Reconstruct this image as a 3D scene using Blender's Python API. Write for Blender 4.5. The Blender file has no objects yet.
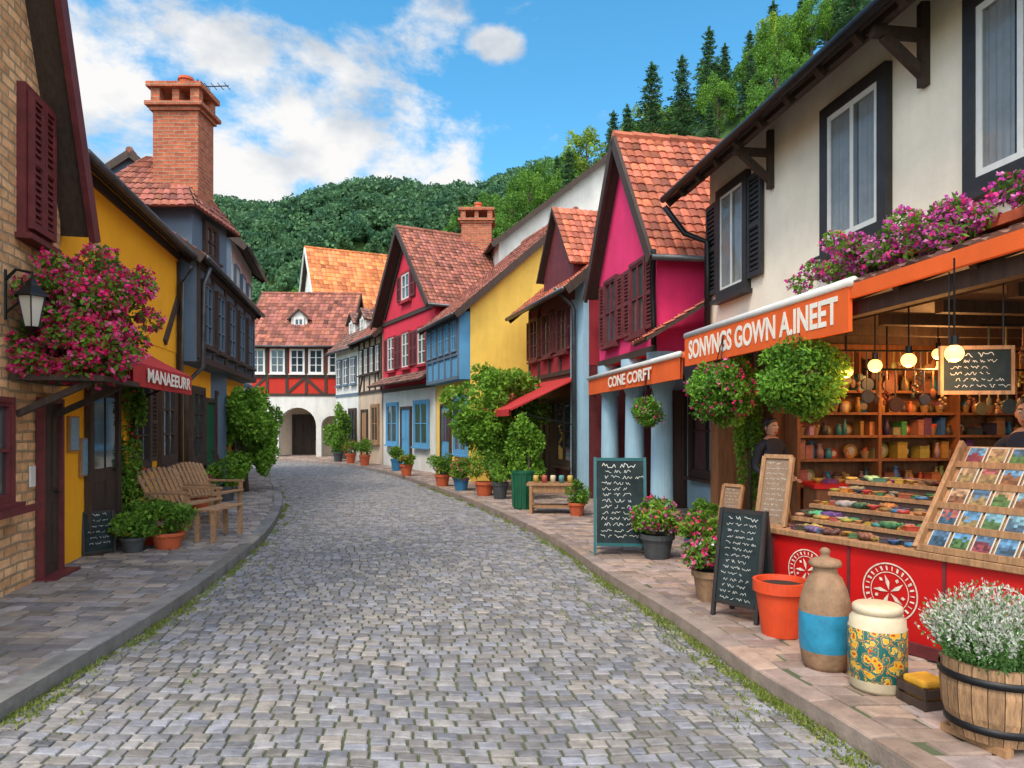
import bpy, math, random
import numpy as np
from mathutils import Vector, Matrix
R=random.Random(11); NR=np.random.RandomState(5)
SC=bpy.context.scene; COL=SC.collection
SC.view_settings.view_transform='Standard'; SC.view_settings.look='None'; SC.view_settings.exposure=0
BASE={}
PZ=.10
def sc(r,g,b):
    f=lambda x:(x/255/12.92 if x/255<=.04045 else ((x/255+.055)/1.055)**2.4)
    return (f(r),f(g),f(b))
class Fr:
    def __init__(s,A,B=None,side=1,yaw=0,z=0):
        s.A=A; s.z=z
        if B is None: s.D=(math.cos(yaw),math.sin(yaw)); s.L=1
        else:
            dx,dy=B[0]-A[0],B[1]-A[1]; s.L=math.hypot(dx,dy); s.D=(dx/s.L,dy/s.L)
        s.N=(s.D[1]*side,-s.D[0]*side); s.side=side
    def p(s,u,w,z): return Vector((s.A[0]+s.D[0]*u+s.N[0]*w, s.A[1]+s.D[1]*u+s.N[1]*w, z+s.z))
    def uy(s,Y): return (Y-s.A[1])/s.D[1]
    def right(s): return Vector((-s.N[1],s.N[0],0))
class MB:
    def __init__(s): s.v=[];s.f=[];s.m=[];s.c=[]
    def add(s,vs,fs,m=0,c=None):
        o=len(s.v); s.v.extend(tuple(p) for p in vs)
        for f in fs: s.f.append(tuple(i+o for i in f)); s.m.append(m); s.c.append(c or (1,1,1))
        return s
    def box(s,fr,u0,u1,w0,w1,z0,z1,m=0,c=None):
        P=[fr.p(u,w,z) for z in (z0,z1) for u,w in ((u0,w0),(u1,w0),(u1,w1),(u0,w1))]
        return s.add(P,[(3,2,1,0),(4,5,6,7),(0,1,5,4),(1,2,6,5),(2,3,7,6),(3,0,4,7)],m,c)
    def beam(s,p,q,a,b,m=0,c=None,up=None):
        p=Vector(p);q=Vector(q);d=(q-p).normalized(); up=Vector(up) if up else (Vector((0,0,1)) if abs(d.z)<.95 else Vector((0,1,0)))
        x=d.cross(up).normalized()*a/2; y=x.cross(d).normalized()*b/2
        P=[e+sx*x+sy*y for e in (p,q) for sx,sy in ((-1,-1),(1,-1),(1,1),(-1,1))]
        return s.add(P,[(3,2,1,0),(4,5,6,7),(0,1,5,4),(1,2,6,5),(2,3,7,6),(3,0,4,7)],m,c)
    def tube(s,pts,r,n=8,m=0,c=None,r1=None):
        pts=[Vector(p) for p in pts]; k=len(pts); V=[]
        for i,p in enumerate(pts):
            d=(pts[min(i+1,k-1)]-pts[max(i-1,0)]).normalized()
            a=d.cross(Vector((0,0,1)) if abs(d.z)<.9 else Vector((1,0,0))).normalized(); b=d.cross(a)
            rr=r if r1 is None else r+(r1-r)*i/(k-1)
            V+=[p+rr*(math.cos(2*math.pi*j/n)*a+math.sin(2*math.pi*j/n)*b) for j in range(n)]
        F=[(i*n+j,i*n+(j+1)%n,(i+1)*n+(j+1)%n,(i+1)*n+j) for i in range(k-1) for j in range(n)]
        F+=[tuple(range(n))[::-1],tuple((k-1)*n+j for j in range(n))]
        return s.add(V,F,m,c)
    def lathe(s,x,y,prof,n=20,m=0,c=None,z=0,ms=None):
        V=[(x+r*math.cos(2*math.pi*j/n),y+r*math.sin(2*math.pi*j/n),z+h) for r,h in prof for j in range(n)]
        o=len(s.v); s.v.extend(V)
        for i in range(len(prof)-1):
            for j in range(n):
                s.f.append((o+i*n+j,o+i*n+(j+1)%n,o+(i+1)*n+(j+1)%n,o+(i+1)*n+j)); s.m.append(ms[i] if ms else m); s.c.append(c or (1,1,1))
        return s
    def ball(s,c0,r,m=0,c=None,n=10,sx=1,sy=1,sz=1):
        pr=[(math.sin(math.pi*i/8)*r+1e-4,-math.cos(math.pi*i/8)*r) for i in range(9)]
        o=len(s.v); s.lathe(0,0,pr,n,m,c)
        for i in range(o,len(s.v)):
            x,y,z=s.v[i]; s.v[i]=(c0[0]+x*sx,c0[1]+y*sy,c0[2]+z*sz)
        return s
def meta(o,label,cat,group,kind):
    if label:o["label"]=label
    if cat:o["category"]=cat
    if group:o["group"]=group
    if kind:o["kind"]=kind
def thing(name,label,cat,loc=(0,0,0),group=None):
    o=bpy.data.objects.new(name,None); o.empty_display_size=.2; o.location=loc; COL.objects.link(o)
    BASE[o.name]=Vector(loc); meta(o,label,cat,group,None); return o
def finish(name,me,mats,parent,b,smooth,bevel,label,cat,group,kind):
    o=bpy.data.objects.new(name,me); COL.objects.link(o)
    for m in (mats if isinstance(mats,(list,tuple)) else [mats]): me.materials.append(m)
    if parent: o.parent=parent
    else: o.location=b
    BASE[o.name]=b
    if smooth: me.polygons.foreach_set('use_smooth',[True]*len(me.polygons))
    if bevel:
        md=o.modifiers.new('bev','BEVEL'); md.width=bevel; md.segments=2; md.limit_method='ANGLE'
    meta(o,label,cat,group,kind); return o
def ob(name,mb,mats,parent=None,loc=(0,0,0),smooth=False,bevel=0,label=None,cat=None,group=None,kind=None):
    b=BASE[parent.name] if parent else Vector(loc)
    V=np.array(mb.v,dtype=float)-np.array(b)
    me=bpy.data.meshes.new(name); me.from_pydata(V.tolist(),[],mb.f)
    me.polygons.foreach_set('material_index',mb.m)
    ca=me.color_attributes.new('Col','FLOAT_COLOR','CORNER'); arr=[]
    uvl=me.uv_layers.new(name='UV'); ua=[]
    W=mb.v
    for f,c in zip(mb.f,mb.c):
        arr.extend((c[0],c[1],c[2],1.)*len(f))
        p0,p1,p2=Vector(W[f[0]]),Vector(W[f[1]]),Vector(W[f[2]]); n=(p1-p0).cross(p2-p0)
        if n.length<1e-12: ua.extend((0,0)*len(f)); continue
        n.normalize()
        if abs(n.z)<.75:
            t=Vector((n.y,-n.x,0)).normalized()
            for i in f: q=W[i]; ua.extend((q[0]*t.x+q[1]*t.y,q[2]))
        else:
            for i in f: ua.extend((W[i][0],W[i][1]))
    ca.data.foreach_set('color',arr); uvl.data.foreach_set('uv',ua); me.update()
    return finish(name,me,mats,parent,b,smooth,bevel,label,cat,group,kind)
def quads(name,V,cols,mats,parent=None,loc=(0,0,0),label=None,cat=None,group=None,kind=None):
    b=BASE[parent.name] if parent else Vector(loc)
    V=(V-np.array(b)).astype(np.float32); n=len(V)//4
    me=bpy.data.meshes.new(name); me.vertices.add(n*4); me.loops.add(n*4); me.polygons.add(n)
    me.vertices.foreach_set('co',V.ravel()); me.loops.foreach_set('vertex_index',np.arange(n*4,dtype=np.int32))
    me.polygons.foreach_set('loop_start',np.arange(0,n*4,4,dtype=np.int32))
    me.update(calc_edges=True)
    ca=me.color_attributes.new('Col','FLOAT_COLOR','CORNER')
    a=np.ones((n,4,4),dtype=np.float32); a[:,:,:3]=cols[:,None,:]; ca.data.foreach_set('color',a.ravel())
    return finish(name,me,mats,parent,b,False,0,label,cat,group,kind)
def clone(T,loc,rot=0,scl=1,label=None):
    o=T.copy(); COL.objects.link(o); o.location=loc; o.rotation_euler=(0,0,rot); o.scale=(scl,)*3 if not isinstance(scl,tuple) else scl
    if label:o["label"]=label
    def rec(a,b):
        for ch in a.children:
            k=ch.copy(); COL.objects.link(k); k.parent=b; rec(ch,k)
    rec(T,o); return o
# ---------------- materials
def nt(m): m.use_nodes=True; t=m.node_tree; return t,t.nodes,t.links,t.nodes['Principled BSDF']
def mat(name,col,rough=.8,var=.18,scale=3,bump=.25,bscale=40,attr=False,metal=0,col2=None,dirt=0,emis=0,stretch=(1,1,1),spec=.4,bd=.01):
    m=bpy.data.materials.new(name); t,N,Lk,bs=nt(m)
    tc=N.new('ShaderNodeTexCoord'); mp=N.new('ShaderNodeMapping'); mp.inputs['Scale'].default_value=stretch
    Lk.new(tc.outputs['Object'],mp.inputs[0])
    no=N.new('ShaderNodeTexNoise'); no.inputs['Scale'].default_value=scale; no.inputs['Detail'].default_value=7; no.inputs['Roughness'].default_value=.65
    Lk.new(mp.outputs[0],no.inputs['Vector'])
    rp=N.new('ShaderNodeValToRGB'); rp.color_ramp.elements[0].position=.3; rp.color_ramp.elements[1].position=.7
    c1=tuple(x*(1-var) for x in col)+(1,); c2=tuple(col2 if col2 else [min(1,x*(1+var)) for x in col])+(1,)
    rp.color_ramp.elements[0].color=c1; rp.color_ramp.elements[1].color=c2
    Lk.new(no.outputs['Fac'],rp.inputs[0]); out=rp.outputs[0]
    if dirt:
        m2=N.new('ShaderNodeMapping'); m2.inputs['Scale'].default_value=(2.2,2.2,.35); Lk.new(tc.outputs['Object'],m2.inputs[0])
        n2=N.new('ShaderNodeTexNoise'); n2.inputs['Scale'].default_value=1.6; n2.inputs['Detail'].default_value=8; n2.inputs['Roughness'].default_value=.7; Lk.new(m2.outputs[0],n2.inputs['Vector'])
        mr=N.new('ShaderNodeMapRange'); mr.inputs[1].default_value=.42; mr.inputs[2].default_value=.72; mr.inputs[3].default_value=0; mr.inputs[4].default_value=dirt; Lk.new(n2.outputs['Fac'],mr.inputs[0])
        mx=N.new('ShaderNodeMixRGB'); mx.inputs[2].default_value=(col[0]*.45+.02,col[1]*.43+.016,col[2]*.4+.012,1); Lk.new(mr.outputs[0],mx.inputs[0]); Lk.new(out,mx.inputs[1]); out=mx.outputs[0]
    if attr:
        at=N.new('ShaderNodeAttribute'); at.attribute_name='Col'; mx=N.new('ShaderNodeMixRGB'); mx.blend_type='MULTIPLY'; mx.inputs[0].default_value=1
        Lk.new(out,mx.inputs[1]); Lk.new(at.outputs['Color'],mx.inputs[2]); out=mx.outputs[0]
    Lk.new(out,bs.inputs['Base Color']); bs.inputs['Roughness'].default_value=rough; bs.inputs['Metallic'].default_value=metal; bs.inputs['Specular IOR Level'].default_value=spec
    if bump:
        n3=N.new('ShaderNodeTexNoise'); n3.inputs['Scale'].default_value=bscale; n3.inputs['Detail'].default_value=5; Lk.new(mp.outputs[0],n3.inputs['Vector'])
        bp=N.new('ShaderNodeBump'); bp.inputs['Strength'].default_value=bump; bp.inputs['Distance'].default_value=bd; Lk.new(n3.outputs['Fac'],bp.inputs['Height']); Lk.new(bp.outputs[0],bs.inputs['Normal'])
    if emis:
        bs.inputs['Emission Color'].default_value=tuple(col)+(1,); bs.inputs['Emission Strength'].default_value=emis
    return m
def brickmat(name,a,b,mo,bw,bh,ms=.012,bump=.6):
    m=bpy.data.materials.new(name); t,N,Lk,bs=nt(m)
    uv=N.new('ShaderNodeUVMap'); uv.uv_map='UV'; n0=N.new('ShaderNodeTexNoise'); n0.inputs['Scale'].default_value=2.5; Lk.new(uv.outputs[0],n0.inputs['Vector'])
    va=N.new('ShaderNodeVectorMath'); va.operation='MULTIPLY_ADD'; va.inputs[1].default_value=(.06,.06,0); Lk.new(n0.outputs['Color'],va.inputs[0]); Lk.new(uv.outputs[0],va.inputs[2])
    br=N.new('ShaderNodeTexBrick'); br.inputs['Scale'].default_value=1; br.inputs['Brick Width'].default_value=bw; br.inputs['Row Height'].default_value=bh; br.inputs['Mortar Size'].default_value=ms; br.inputs['Mortar Smooth'].default_value=.4; br.inputs['Bias'].default_value=-.1
    br.inputs['Color1'].default_value=a+(1,); br.inputs['Color2'].default_value=b+(1,); br.inputs['Mortar'].default_value=mo+(1,); Lk.new(va.outputs[0],br.inputs['Vector'])
    n1=N.new('ShaderNodeTexNoise'); n1.inputs['Scale'].default_value=7; n1.inputs['Detail'].default_value=8; n1.inputs['Roughness'].default_value=.7; Lk.new(uv.outputs[0],n1.inputs['Vector'])
    mr=N.new('ShaderNodeMapRange'); mr.inputs[1].default_value=.3; mr.inputs[2].default_value=.7; mr.inputs[3].default_value=.65; mr.inputs[4].default_value=1.35; Lk.new(n1.outputs['Fac'],mr.inputs[0])
    mx=N.new('ShaderNodeVectorMath'); mx.operation='SCALE'; Lk.new(br.outputs['Color'],mx.inputs[0]); Lk.new(mr.outputs[0],mx.inputs['Scale']); Lk.new(mx.outputs[0],bs.inputs['Base Color'])
    ad=N.new('ShaderNodeMath'); ad.operation='MULTIPLY_ADD'; ad.inputs[1].default_value=-.8; Lk.new(br.outputs['Fac'],ad.inputs[0]); Lk.new(n1.outputs['Fac'],ad.inputs[2])
    bp=N.new('ShaderNodeBump'); bp.inputs['Strength'].default_value=bump; bp.inputs['Distance'].default_value=.02; Lk.new(ad.outputs[0],bp.inputs['Height']); Lk.new(bp.outputs[0],bs.inputs['Normal'])
    bs.inputs['Roughness'].default_value=.9; return m
def leafmat(name,tr=.3,rough=.55):
    m=bpy.data.materials.new(name); t,N,Lk,bs=nt(m)
    at=N.new('ShaderNodeAttribute'); at.attribute_name='Col'; Lk.new(at.outputs['Color'],bs.inputs['Base Color']); bs.inputs['Roughness'].default_value=rough; bs.inputs['Specular IOR Level'].default_value=.25
    tl=N.new('ShaderNodeBsdfTranslucent'); Lk.new(at.outputs['Color'],tl.inputs[0]); mx=N.new('ShaderNodeMixShader'); mx.inputs[0].default_value=tr
    Lk.new(bs.outputs[0],mx.inputs[1]); Lk.new(tl.outputs[0],mx.inputs[2]); Lk.new(mx.outputs[0],N['Material Output'].inputs[0]); return m
def clearglass():
    m=bpy.data.materials.new('clear_pane'); t,N,Lk,bs=nt(m); bs.inputs['Base Color'].default_value=(.02,.025,.03,1); bs.inputs['Roughness'].default_value=.04; bs.inputs['Specular IOR Level'].default_value=.8
    tl=N.new('ShaderNodeBsdfTransparent'); mx=N.new('ShaderNodeMixShader'); mx.inputs[0].default_value=.72
    Lk.new(bs.outputs[0],mx.inputs[1]); Lk.new(tl.outputs[0],mx.inputs[2]); Lk.new(mx.outputs[0],N['Material Output'].inputs[0]); return m
def stucco(n,c,d=.5): return mat(n,c,.9,.1,1.5,.35,60,dirt=d)
M={}
M['stone']=mat('cobble_stone',(.195,.195,.195),.65,.32,9,.7,55,attr=True,spec=.4)
M['mortar']=mat('joint_dirt',(.10,.09,.07),.95,.3,3,.5,60,col2=(.10,.13,.045))
M['slabL']=mat('grey_paver',(.21,.19,.175),.8,.3,6,.5,50,attr=True)
M['slabR']=mat('warm_paver',(.26,.2,.165),.8,.3,6,.5,50,attr=True)
M['kerb']=mat('kerb_granite',(.18,.175,.165),.8,.35,5,.6,40,attr=True)
M['tileO']=mat('orange_roof_tile',sc(176,100,74),.85,.25,6,.3,50,attr=True)
M['tileOO']=mat('bright_orange_roof_tile',sc(205,122,72),.85,.2,6,.3,50,attr=True)
M['tileB']=mat('brown_roof_tile',sc(142,88,72),.85,.28,6,.3,50,attr=True)
M['tileD']=mat('weathered_roof_tile',sc(118,86,74),.85,.3,6,.3,50,attr=True)
M['wood']=mat('dark_timber',(.05,.03,.022),.7,.35,8,.5,30,stretch=(3,3,.6))
M['woodM']=mat('maroon_timber',(.13,.022,.025),.6,.3,6,.3,40)
M['woodN']=mat('natural_wood',(.32,.17,.08),.65,.35,9,.5,30,stretch=(4,4,.7))
M['woodG']=mat('bench_wood',(.34,.19,.1),.75,.3,9,.5,30,stretch=(3,1,4))
M['black']=mat('black_paint',(.028,.025,.025),.5,.3,6,.15,60)
M['whitep']=mat('white_paint',(.66,.65,.62),.55,.08,6,.1,60)
M['creamp']=mat('cream_glaze',(.6,.5,.34),.45,.15,8,.1,60)
M['curtain']=mat('curtain_cloth',(.62,.64,.66),.9,.15,6,.1,60)
M['cream']=stucco('cream_stucco',(.88,.78,.63),.1)
M['yellowO']=stucco('ochre_yellow_stucco',(1.0,.42,.01),.12)
M['yellowP']=stucco('pale_yellow_stucco',sc(242,200,92),.25)
M['pink']=stucco('magenta_stucco',sc(222,50,108),.25)
M['red']=stucco('raspberry_stucco',sc(205,45,68),.3)
M['dred']=stucco('dark_red_boards',sc(158,42,52),.45)
M['blue']=stucco('sky_blue_paint',sc(88,150,190),.35)
M['lblue']=stucco('pale_blue_paint',sc(152,188,208),.35)
M['slate']=stucco('slate_blue_boards',sc(92,110,128),.4)
M['white']=stucco('white_stucco',(.68,.66,.62),.35)
M['beige']=stucco('beige_stucco',(.55,.41,.3),.5)
M['redT']=stucco('red_panel',sc(190,48,34),.4)
M['brick']=brickmat('red_brick',sc(182,96,64),sc(150,72,50),sc(150,126,102),.22,.075)
M['sbrick']=brickmat('ochre_rubble_brick',sc(232,184,134),sc(192,140,94),sc(165,142,112),.24,.095,.014,.9)
M['glass']=mat('window_glass',(.035,.045,.055),.06,.5,1.3,0,spec=.8)
M['clear']=clearglass()
M['dark']=mat('dark_interior',(.012,.01,.009),.9,.3,3,0)
M['orange']=mat('orange_canvas',sc(228,96,34),.8,.1,3,.2,90,dirt=.2)
M['canvasR']=mat('red_canvas',sc(180,44,44),.8,.15,3,.2,90,dirt=.3)
M['redp']=mat('red_counter_paint',sc(190,19,19),.45,.12,3,.1,30,dirt=.3)
M['terra']=mat('terracotta',sc(180,86,52),.8,.2,8,.3,40)
M['terraR']=mat('orange_red_glazed_pot',sc(205,70,34),.45,.12,8,.1,40)
M['potD']=mat('dark_pot',(.05,.055,.06),.6,.3,8,.2,40)
M['potB']=mat('blue_pot',sc(50,110,150),.5,.2,8,.1,40)
M['green']=mat('green_paint',sc(20,85,58),.5,.2,4,.1,40)
M['teal']=mat('teal_paint',sc(34,90,94),.5,.2,4,.1,40)
M['board']=mat('chalkboard',(.022,.032,.034),.95,.4,5,.1,40,spec=.12)
M['chalk']=mat('chalk',(.6,.6,.56),.95,.1,5,0)
M['letter']=mat('white_lettering',(.82,.77,.66),.8,.12,14,0)
M['emblem']=mat('worn_white_paint',(.66,.56,.46),.8,.35,30,0)
M['iron']=mat('black_iron',(.02,.02,.022),.45,.3,5,.1,60,metal=.6)
M['zinc']=mat('zinc_gutter',(.1,.1,.105),.45,.3,5,.1,60,metal=.7)
M['soil']=mat('soil',(.03,.02,.012),.95,.4,20,.5,60)
M['leaf']=leafmat('leaf',.38); M['petal']=leafmat('petal',.35,.6)
M['bark']=mat('bark',(.09,.065,.045),.9,.4,8,.8,25)
M['paintA']=mat('printed_colour',(.9,.9,.9),.5,.25,22,0,attr=True)
M['warmwall']=mat('warm_wooden_wall',(.2,.08,.032),.7,.4,5,.4,20,stretch=(4,4,.5))
M['bulb']=mat('lit_bulb',(1.,.5,.13),.5,0,3,0,emis=3.4)
M['lampglass']=mat('lantern_glass',(.5,.48,.42),.2,.1,3,0)
M['skin']=mat('skin',(.42,.23,.16),.55,.08,6,.05,60)
M['hairm']=mat('dark_hair',(.02,.013,.01),.5,.3,30,.4,60)
M['shirt']=mat('navy_shirt',(.015,.018,.03),.85,.2,6,.3,80)
M['jeans']=mat('dark_trousers',(.03,.035,.05),.85,.2,6,.3,80)
M['hill']=mat('hill_ground',(.04,.085,.018),.95,.4,.3,.5,2)
M['ground']=mat('ground_grass',(.06,.09,.03),.95,.4,.5,.3,5)
M['stoneware']=mat('stoneware',sc(138,108,82),.75,.35,9,.5,30)
M['bluegl']=mat('turquoise_glaze',sc(42,128,160),.4,.28,9,.2,30)
M['cardb']=mat('yellow_fabric',sc(200,145,40),.8,.3,12,.2,40)
def drummat():
    m=bpy.data.materials.new('painted_flower_drum'); t,N,Lk,bs=nt(m); tc=N.new('ShaderNodeTexCoord')
    no=N.new('ShaderNodeTexNoise'); no.inputs['Scale'].default_value=22; no.inputs['Detail'].default_value=4; Lk.new(tc.outputs['Object'],no.inputs['Vector'])
    va=N.new('ShaderNodeVectorMath'); va.operation='MULTIPLY_ADD'; va.inputs[1].default_value=(.06,.06,.06); Lk.new(no.outputs['Color'],va.inputs[0]); Lk.new(tc.outputs['Object'],va.inputs[2])
    vo=N.new('ShaderNodeTexVoronoi'); vo.inputs['Scale'].default_value=19; Lk.new(va.outputs[0],vo.inputs['Vector'])
    rp=N.new('ShaderNodeValToRGB'); rp.color_ramp.interpolation='CONSTANT'; cs=[(0,sc(175,50,28)),(.18,sc(215,160,45)),(.38,sc(225,190,100)),(.42,sc(30,110,98)),(.54,sc(190,70,35)),(.58,sc(205,160,50)),(.62,sc(25,95,90))]
    el=rp.color_ramp.elements; el[0].position=0; el[0].color=cs[0][1]+(1,); el[1].position=cs[1][0]; el[1].color=cs[1][1]+(1,)
    for p,c in cs[2:]: e=el.new(p); e.color=c+(1,)
    Lk.new(vo.outputs['Distance'],rp.inputs[0])
    Lk.new(rp.outputs[0],bs.inputs['Base Color']); bs.inputs['Roughness'].default_value=.4; return m
M['drum']=drummat()
# ---------------- leaves
def norm(a): return a/np.maximum(np.linalg.norm(a,axis=1,keepdims=True),1e-9)
def leaves(P,D,L,W,rs):
    n=len(P); D=norm(D); S=norm(np.cross(D,norm(rs.randn(n,3)))); Nn=np.cross(D,S)
    l=(L*(.7+.6*rs.rand(n)))[:,None]/2; w=(W*(.7+.6*rs.rand(n)))[:,None]/2
    V=np.stack([P-D*l,P+S*w+Nn*w*.4,P+D*l,P-S*w+Nn*w*.4],1); return V.reshape(-1,3)
def sub(c,r,k,sr,rs,full=.75):
    out=[]
    for i in range(k):
        d=rs.randn(3); d/=np.linalg.norm(d); q=np.array(c)+d*np.array(r)*full*(.35+.65*rs.rand()**.4)
        out.append(tuple(q)+tuple(np.array(r)*sr*(.7+.6*rs.rand())))
    return out
def clumps(cl,n,L,W,g0,g1,seed=0,surf=.4):
    rs=np.random.RandomState(seed); C=np.array(cl); v=np.prod(C[:,3:],1)**.67; idx=rs.choice(len(C),n,p=v/v.sum())
    d=norm(rs.randn(n,3)); r=surf+(1.06-surf)*rs.rand(n)**.6; P=C[idx,:3]+d*C[idx,3:]*r[:,None]
    D=d*.7+rs.randn(n,3)*.7+np.array([0,0,-.25]); V=leaves(P,D,L,W,rs)
    cb=rs.rand(len(C))[idx]; t=np.clip(cb*.6+rs.rand(n)*.55-.05,0,1)[:,None]
    cols=np.array(g0)*(1-t)+np.array(g1)*t; cols*=(.75+.5*rs.rand(n))[:,None]; return V,cols
G_D=(.035,.1,.015); G_L=(.23,.42,.045)
def pick(n,pal,rs):
    return np.array([pal[i] for i in rs.randint(0,len(pal),n)])*(.8+.4*rs.rand(n))[:,None]
def flowers(cl,n,size,pal,seed=0,surf=.85):
    rs=np.random.RandomState(seed+99); C=np.array(cl); v=np.prod(C[:,3:],1)**.67; idx=rs.choice(len(C),n,p=v/v.sum())
    d=norm(rs.randn(n,3)); r=surf+(1.15-surf)*rs.rand(n); P=C[idx,:3]+d*C[idx,3:]*r[:,None]
    P=np.repeat(P,3,0)+rs.randn(n*3,3)*size*.28; V=leaves(P,rs.randn(n*3,3),size,size*.8,rs); cols=np.repeat(pick(n,pal,rs),3,0); return V,cols
PINK=[(.8,.03,.17),(.85,.05,.27),(.66,.02,.14),(.85,.16,.38)]; PURP=[(.62,.06,.38),(.75,.1,.45),(.55,.05,.38),(.8,.3,.58)]; WHT=[(.8,.8,.76),(.7,.72,.66)]; RED=[(.65,.03,.05),(.7,.1,.1)]
# ---------------- world
W=bpy.data.worlds.new('World'); SC.world=W; W.use_nodes=True; t=W.node_tree; N=t.nodes; Lk=t.links; N.clear()
SUN_EL=math.radians(55); SUN_AZ=math.radians(213)
sky=N.new('ShaderNodeTexSky'); sky.sky_type='NISHITA'; sky.sun_disc=False; sky.sun_elevation=SUN_EL; sky.sun_rotation=SUN_AZ; sky.ozone_density=2; sky.dust_density=.2; sky.air_density=1.
hs=N.new('ShaderNodeHueSaturation'); hs.inputs['Saturation'].default_value=1.3; hs.inputs['Hue'].default_value=.482; hs.inputs['Value'].default_value=1.75; Lk.new(sky.outputs[0],hs.inputs['Color'])
bg=N.new('ShaderNodeBackground'); bg.inputs[1].default_value=.15; Lk.new(hs.outputs[0],bg.inputs[0])
tc=N.new('ShaderNodeTexCoord')
mp=N.new('ShaderNodeMapping'); mp.inputs['Scale'].default_value=(1,1,1.7); Lk.new(tc.outputs['Generated'],mp.inputs[0])
n1=N.new('ShaderNodeTexNoise'); n1.inputs['Scale'].default_value=5.; n1.inputs['Detail'].default_value=11; n1.inputs['Roughness'].default_value=.62; n1.inputs['Distortion'].default_value=.15; Lk.new(mp.outputs[0],n1.inputs['Vector'])
prev=None
blobs=[(Vector((px-512,700,425-py)).normalized(),r) for px,py,r in [(290,120,.21),(205,60,.18),(120,90,.2),(390,180,.13),(495,45,.04),(250,175,.22),(60,50,.09),(440,190,.08),(330,165,.17)]]
blobs+=[(Vector((0,-.8,.6)),1.5),(Vector((-.8,-.1,.6)),.6),(Vector((.8,-.1,.6)),.6),(Vector((0,-.1,1)),.5)]  # unseen cloud cover added behind, beside and overhead to fill-light the street
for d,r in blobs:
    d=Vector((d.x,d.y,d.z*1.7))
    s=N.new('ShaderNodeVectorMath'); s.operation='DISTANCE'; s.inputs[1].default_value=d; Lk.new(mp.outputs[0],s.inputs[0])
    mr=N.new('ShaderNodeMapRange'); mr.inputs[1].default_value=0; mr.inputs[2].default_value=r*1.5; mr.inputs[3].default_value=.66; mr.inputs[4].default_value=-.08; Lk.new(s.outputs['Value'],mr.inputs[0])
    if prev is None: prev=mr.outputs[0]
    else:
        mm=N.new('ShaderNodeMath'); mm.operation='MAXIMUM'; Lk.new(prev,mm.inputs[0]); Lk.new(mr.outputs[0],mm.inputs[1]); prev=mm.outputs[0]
ad=N.new('ShaderNodeMath'); ad.operation='MULTIPLY_ADD'; ad.inputs[1].default_value=1.5; Lk.new(n1.outputs['Fac'],ad.inputs[0]); Lk.new(prev,ad.inputs[2])
cr=N.new('ShaderNodeMapRange'); cr.interpolation_type='SMOOTHSTEP'; cr.inputs[1].default_value=1.0; cr.inputs[2].default_value=1.26; Lk.new(ad.outputs[0],cr.inputs[0])
n2=N.new('ShaderNodeTexNoise'); n2.inputs['Scale'].default_value=6; n2.inputs['Detail'].default_value=8
mp2=N.new('ShaderNodeMapping'); mp2.inputs['Location'].default_value=(.3,.1,.12); Lk.new(mp.outputs[0],mp2.inputs[0]); Lk.new(mp2.outputs[0],n2.inputs['Vector'])
cc=N.new('ShaderNodeValToRGB'); cc.color_ramp.elements[0].position=.36; cc.color_ramp.elements[0].color=(.5,.58,.68,1); cc.color_ramp.elements[1].position=.55; cc.color_ramp.elements[1].color=(.98,.97,.96,1); Lk.new(n2.outputs['Fac'],cc.inputs[0])
sx=N.new('ShaderNodeSeparateXYZ'); Lk.new(tc.outputs['Generated'],sx.inputs[0]); yr=N.new('ShaderNodeMapRange'); yr.inputs[1].default_value=.35; yr.inputs[2].default_value=-.15; yr.inputs[3].default_value=1.0; yr.inputs[4].default_value=3.7; Lk.new(sx.outputs[1],yr.inputs[0])  # added fill: cloud brightness raised towards the side and rear sky
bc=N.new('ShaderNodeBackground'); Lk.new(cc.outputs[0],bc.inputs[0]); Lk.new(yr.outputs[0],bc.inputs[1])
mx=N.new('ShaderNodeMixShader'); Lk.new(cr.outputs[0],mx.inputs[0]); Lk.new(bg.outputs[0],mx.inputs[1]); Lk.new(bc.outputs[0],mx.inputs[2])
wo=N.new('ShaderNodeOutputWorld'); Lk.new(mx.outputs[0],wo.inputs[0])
sl=bpy.data.lights.new('sun','SUN'); sl.energy=2.7; sl.angle=math.radians(16); sl.color=(1,.9,.75); so=bpy.data.objects.new('sun',sl); COL.objects.link(so)
sd=Vector((math.sin(SUN_AZ)*math.cos(SUN_EL),math.cos(SUN_AZ)*math.cos(SUN_EL),math.sin(SUN_EL))); so.rotation_euler=sd.to_track_quat('Z','Y').to_euler()
cd=bpy.data.cameras.new('camera'); cam=bpy.data.objects.new('camera',cd); COL.objects.link(cam); cam.location=(0,0,1.65); cam.rotation_euler=(math.radians(90),0,0)
cd.sensor_width=36; cd.lens=36*700/1024; cd.shift_y=41/1024; cd.clip_end=2000; SC.camera=cam
# ---------------- ground
def cat(pts,n=24):
    P=[Vector(p) for p in pts]; P=[2*P[0]-P[1]]+P+[2*P[-1]-P[-2]]; out=[]
    for i in range(1,len(P)-2):
        for k in range(n):
            t=k/n; a,b,c,d=P[i-1:i+3]; out.append(.5*((2*b)+(-a+c)*t+(2*a-5*b+4*c-d)*t*t+(-a+3*b-3*c+d)*t**3))
    out.append(P[-2]); return out
LK=[(-2.6,.5),(-2.8,3.4),(-2.87,4.6),(-2.95,6),(-3.2,8),(-3.6,10.3),(-4.6,14),(-6.3,18.8),(-8.0,23),(-10.2,26.3),(-13,28.4),(-17.5,29.5)]
RK=[(2.3,.5),(1.77,3.4),(1.54,4.4),(1.36,5.6),(1.0,7.3),(.5,9.9),(-.64,13.9),(-2.3,18.6),(-4.5,24),(-7.5,29),(-11.5,32.0),(-17,33.6)]
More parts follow.
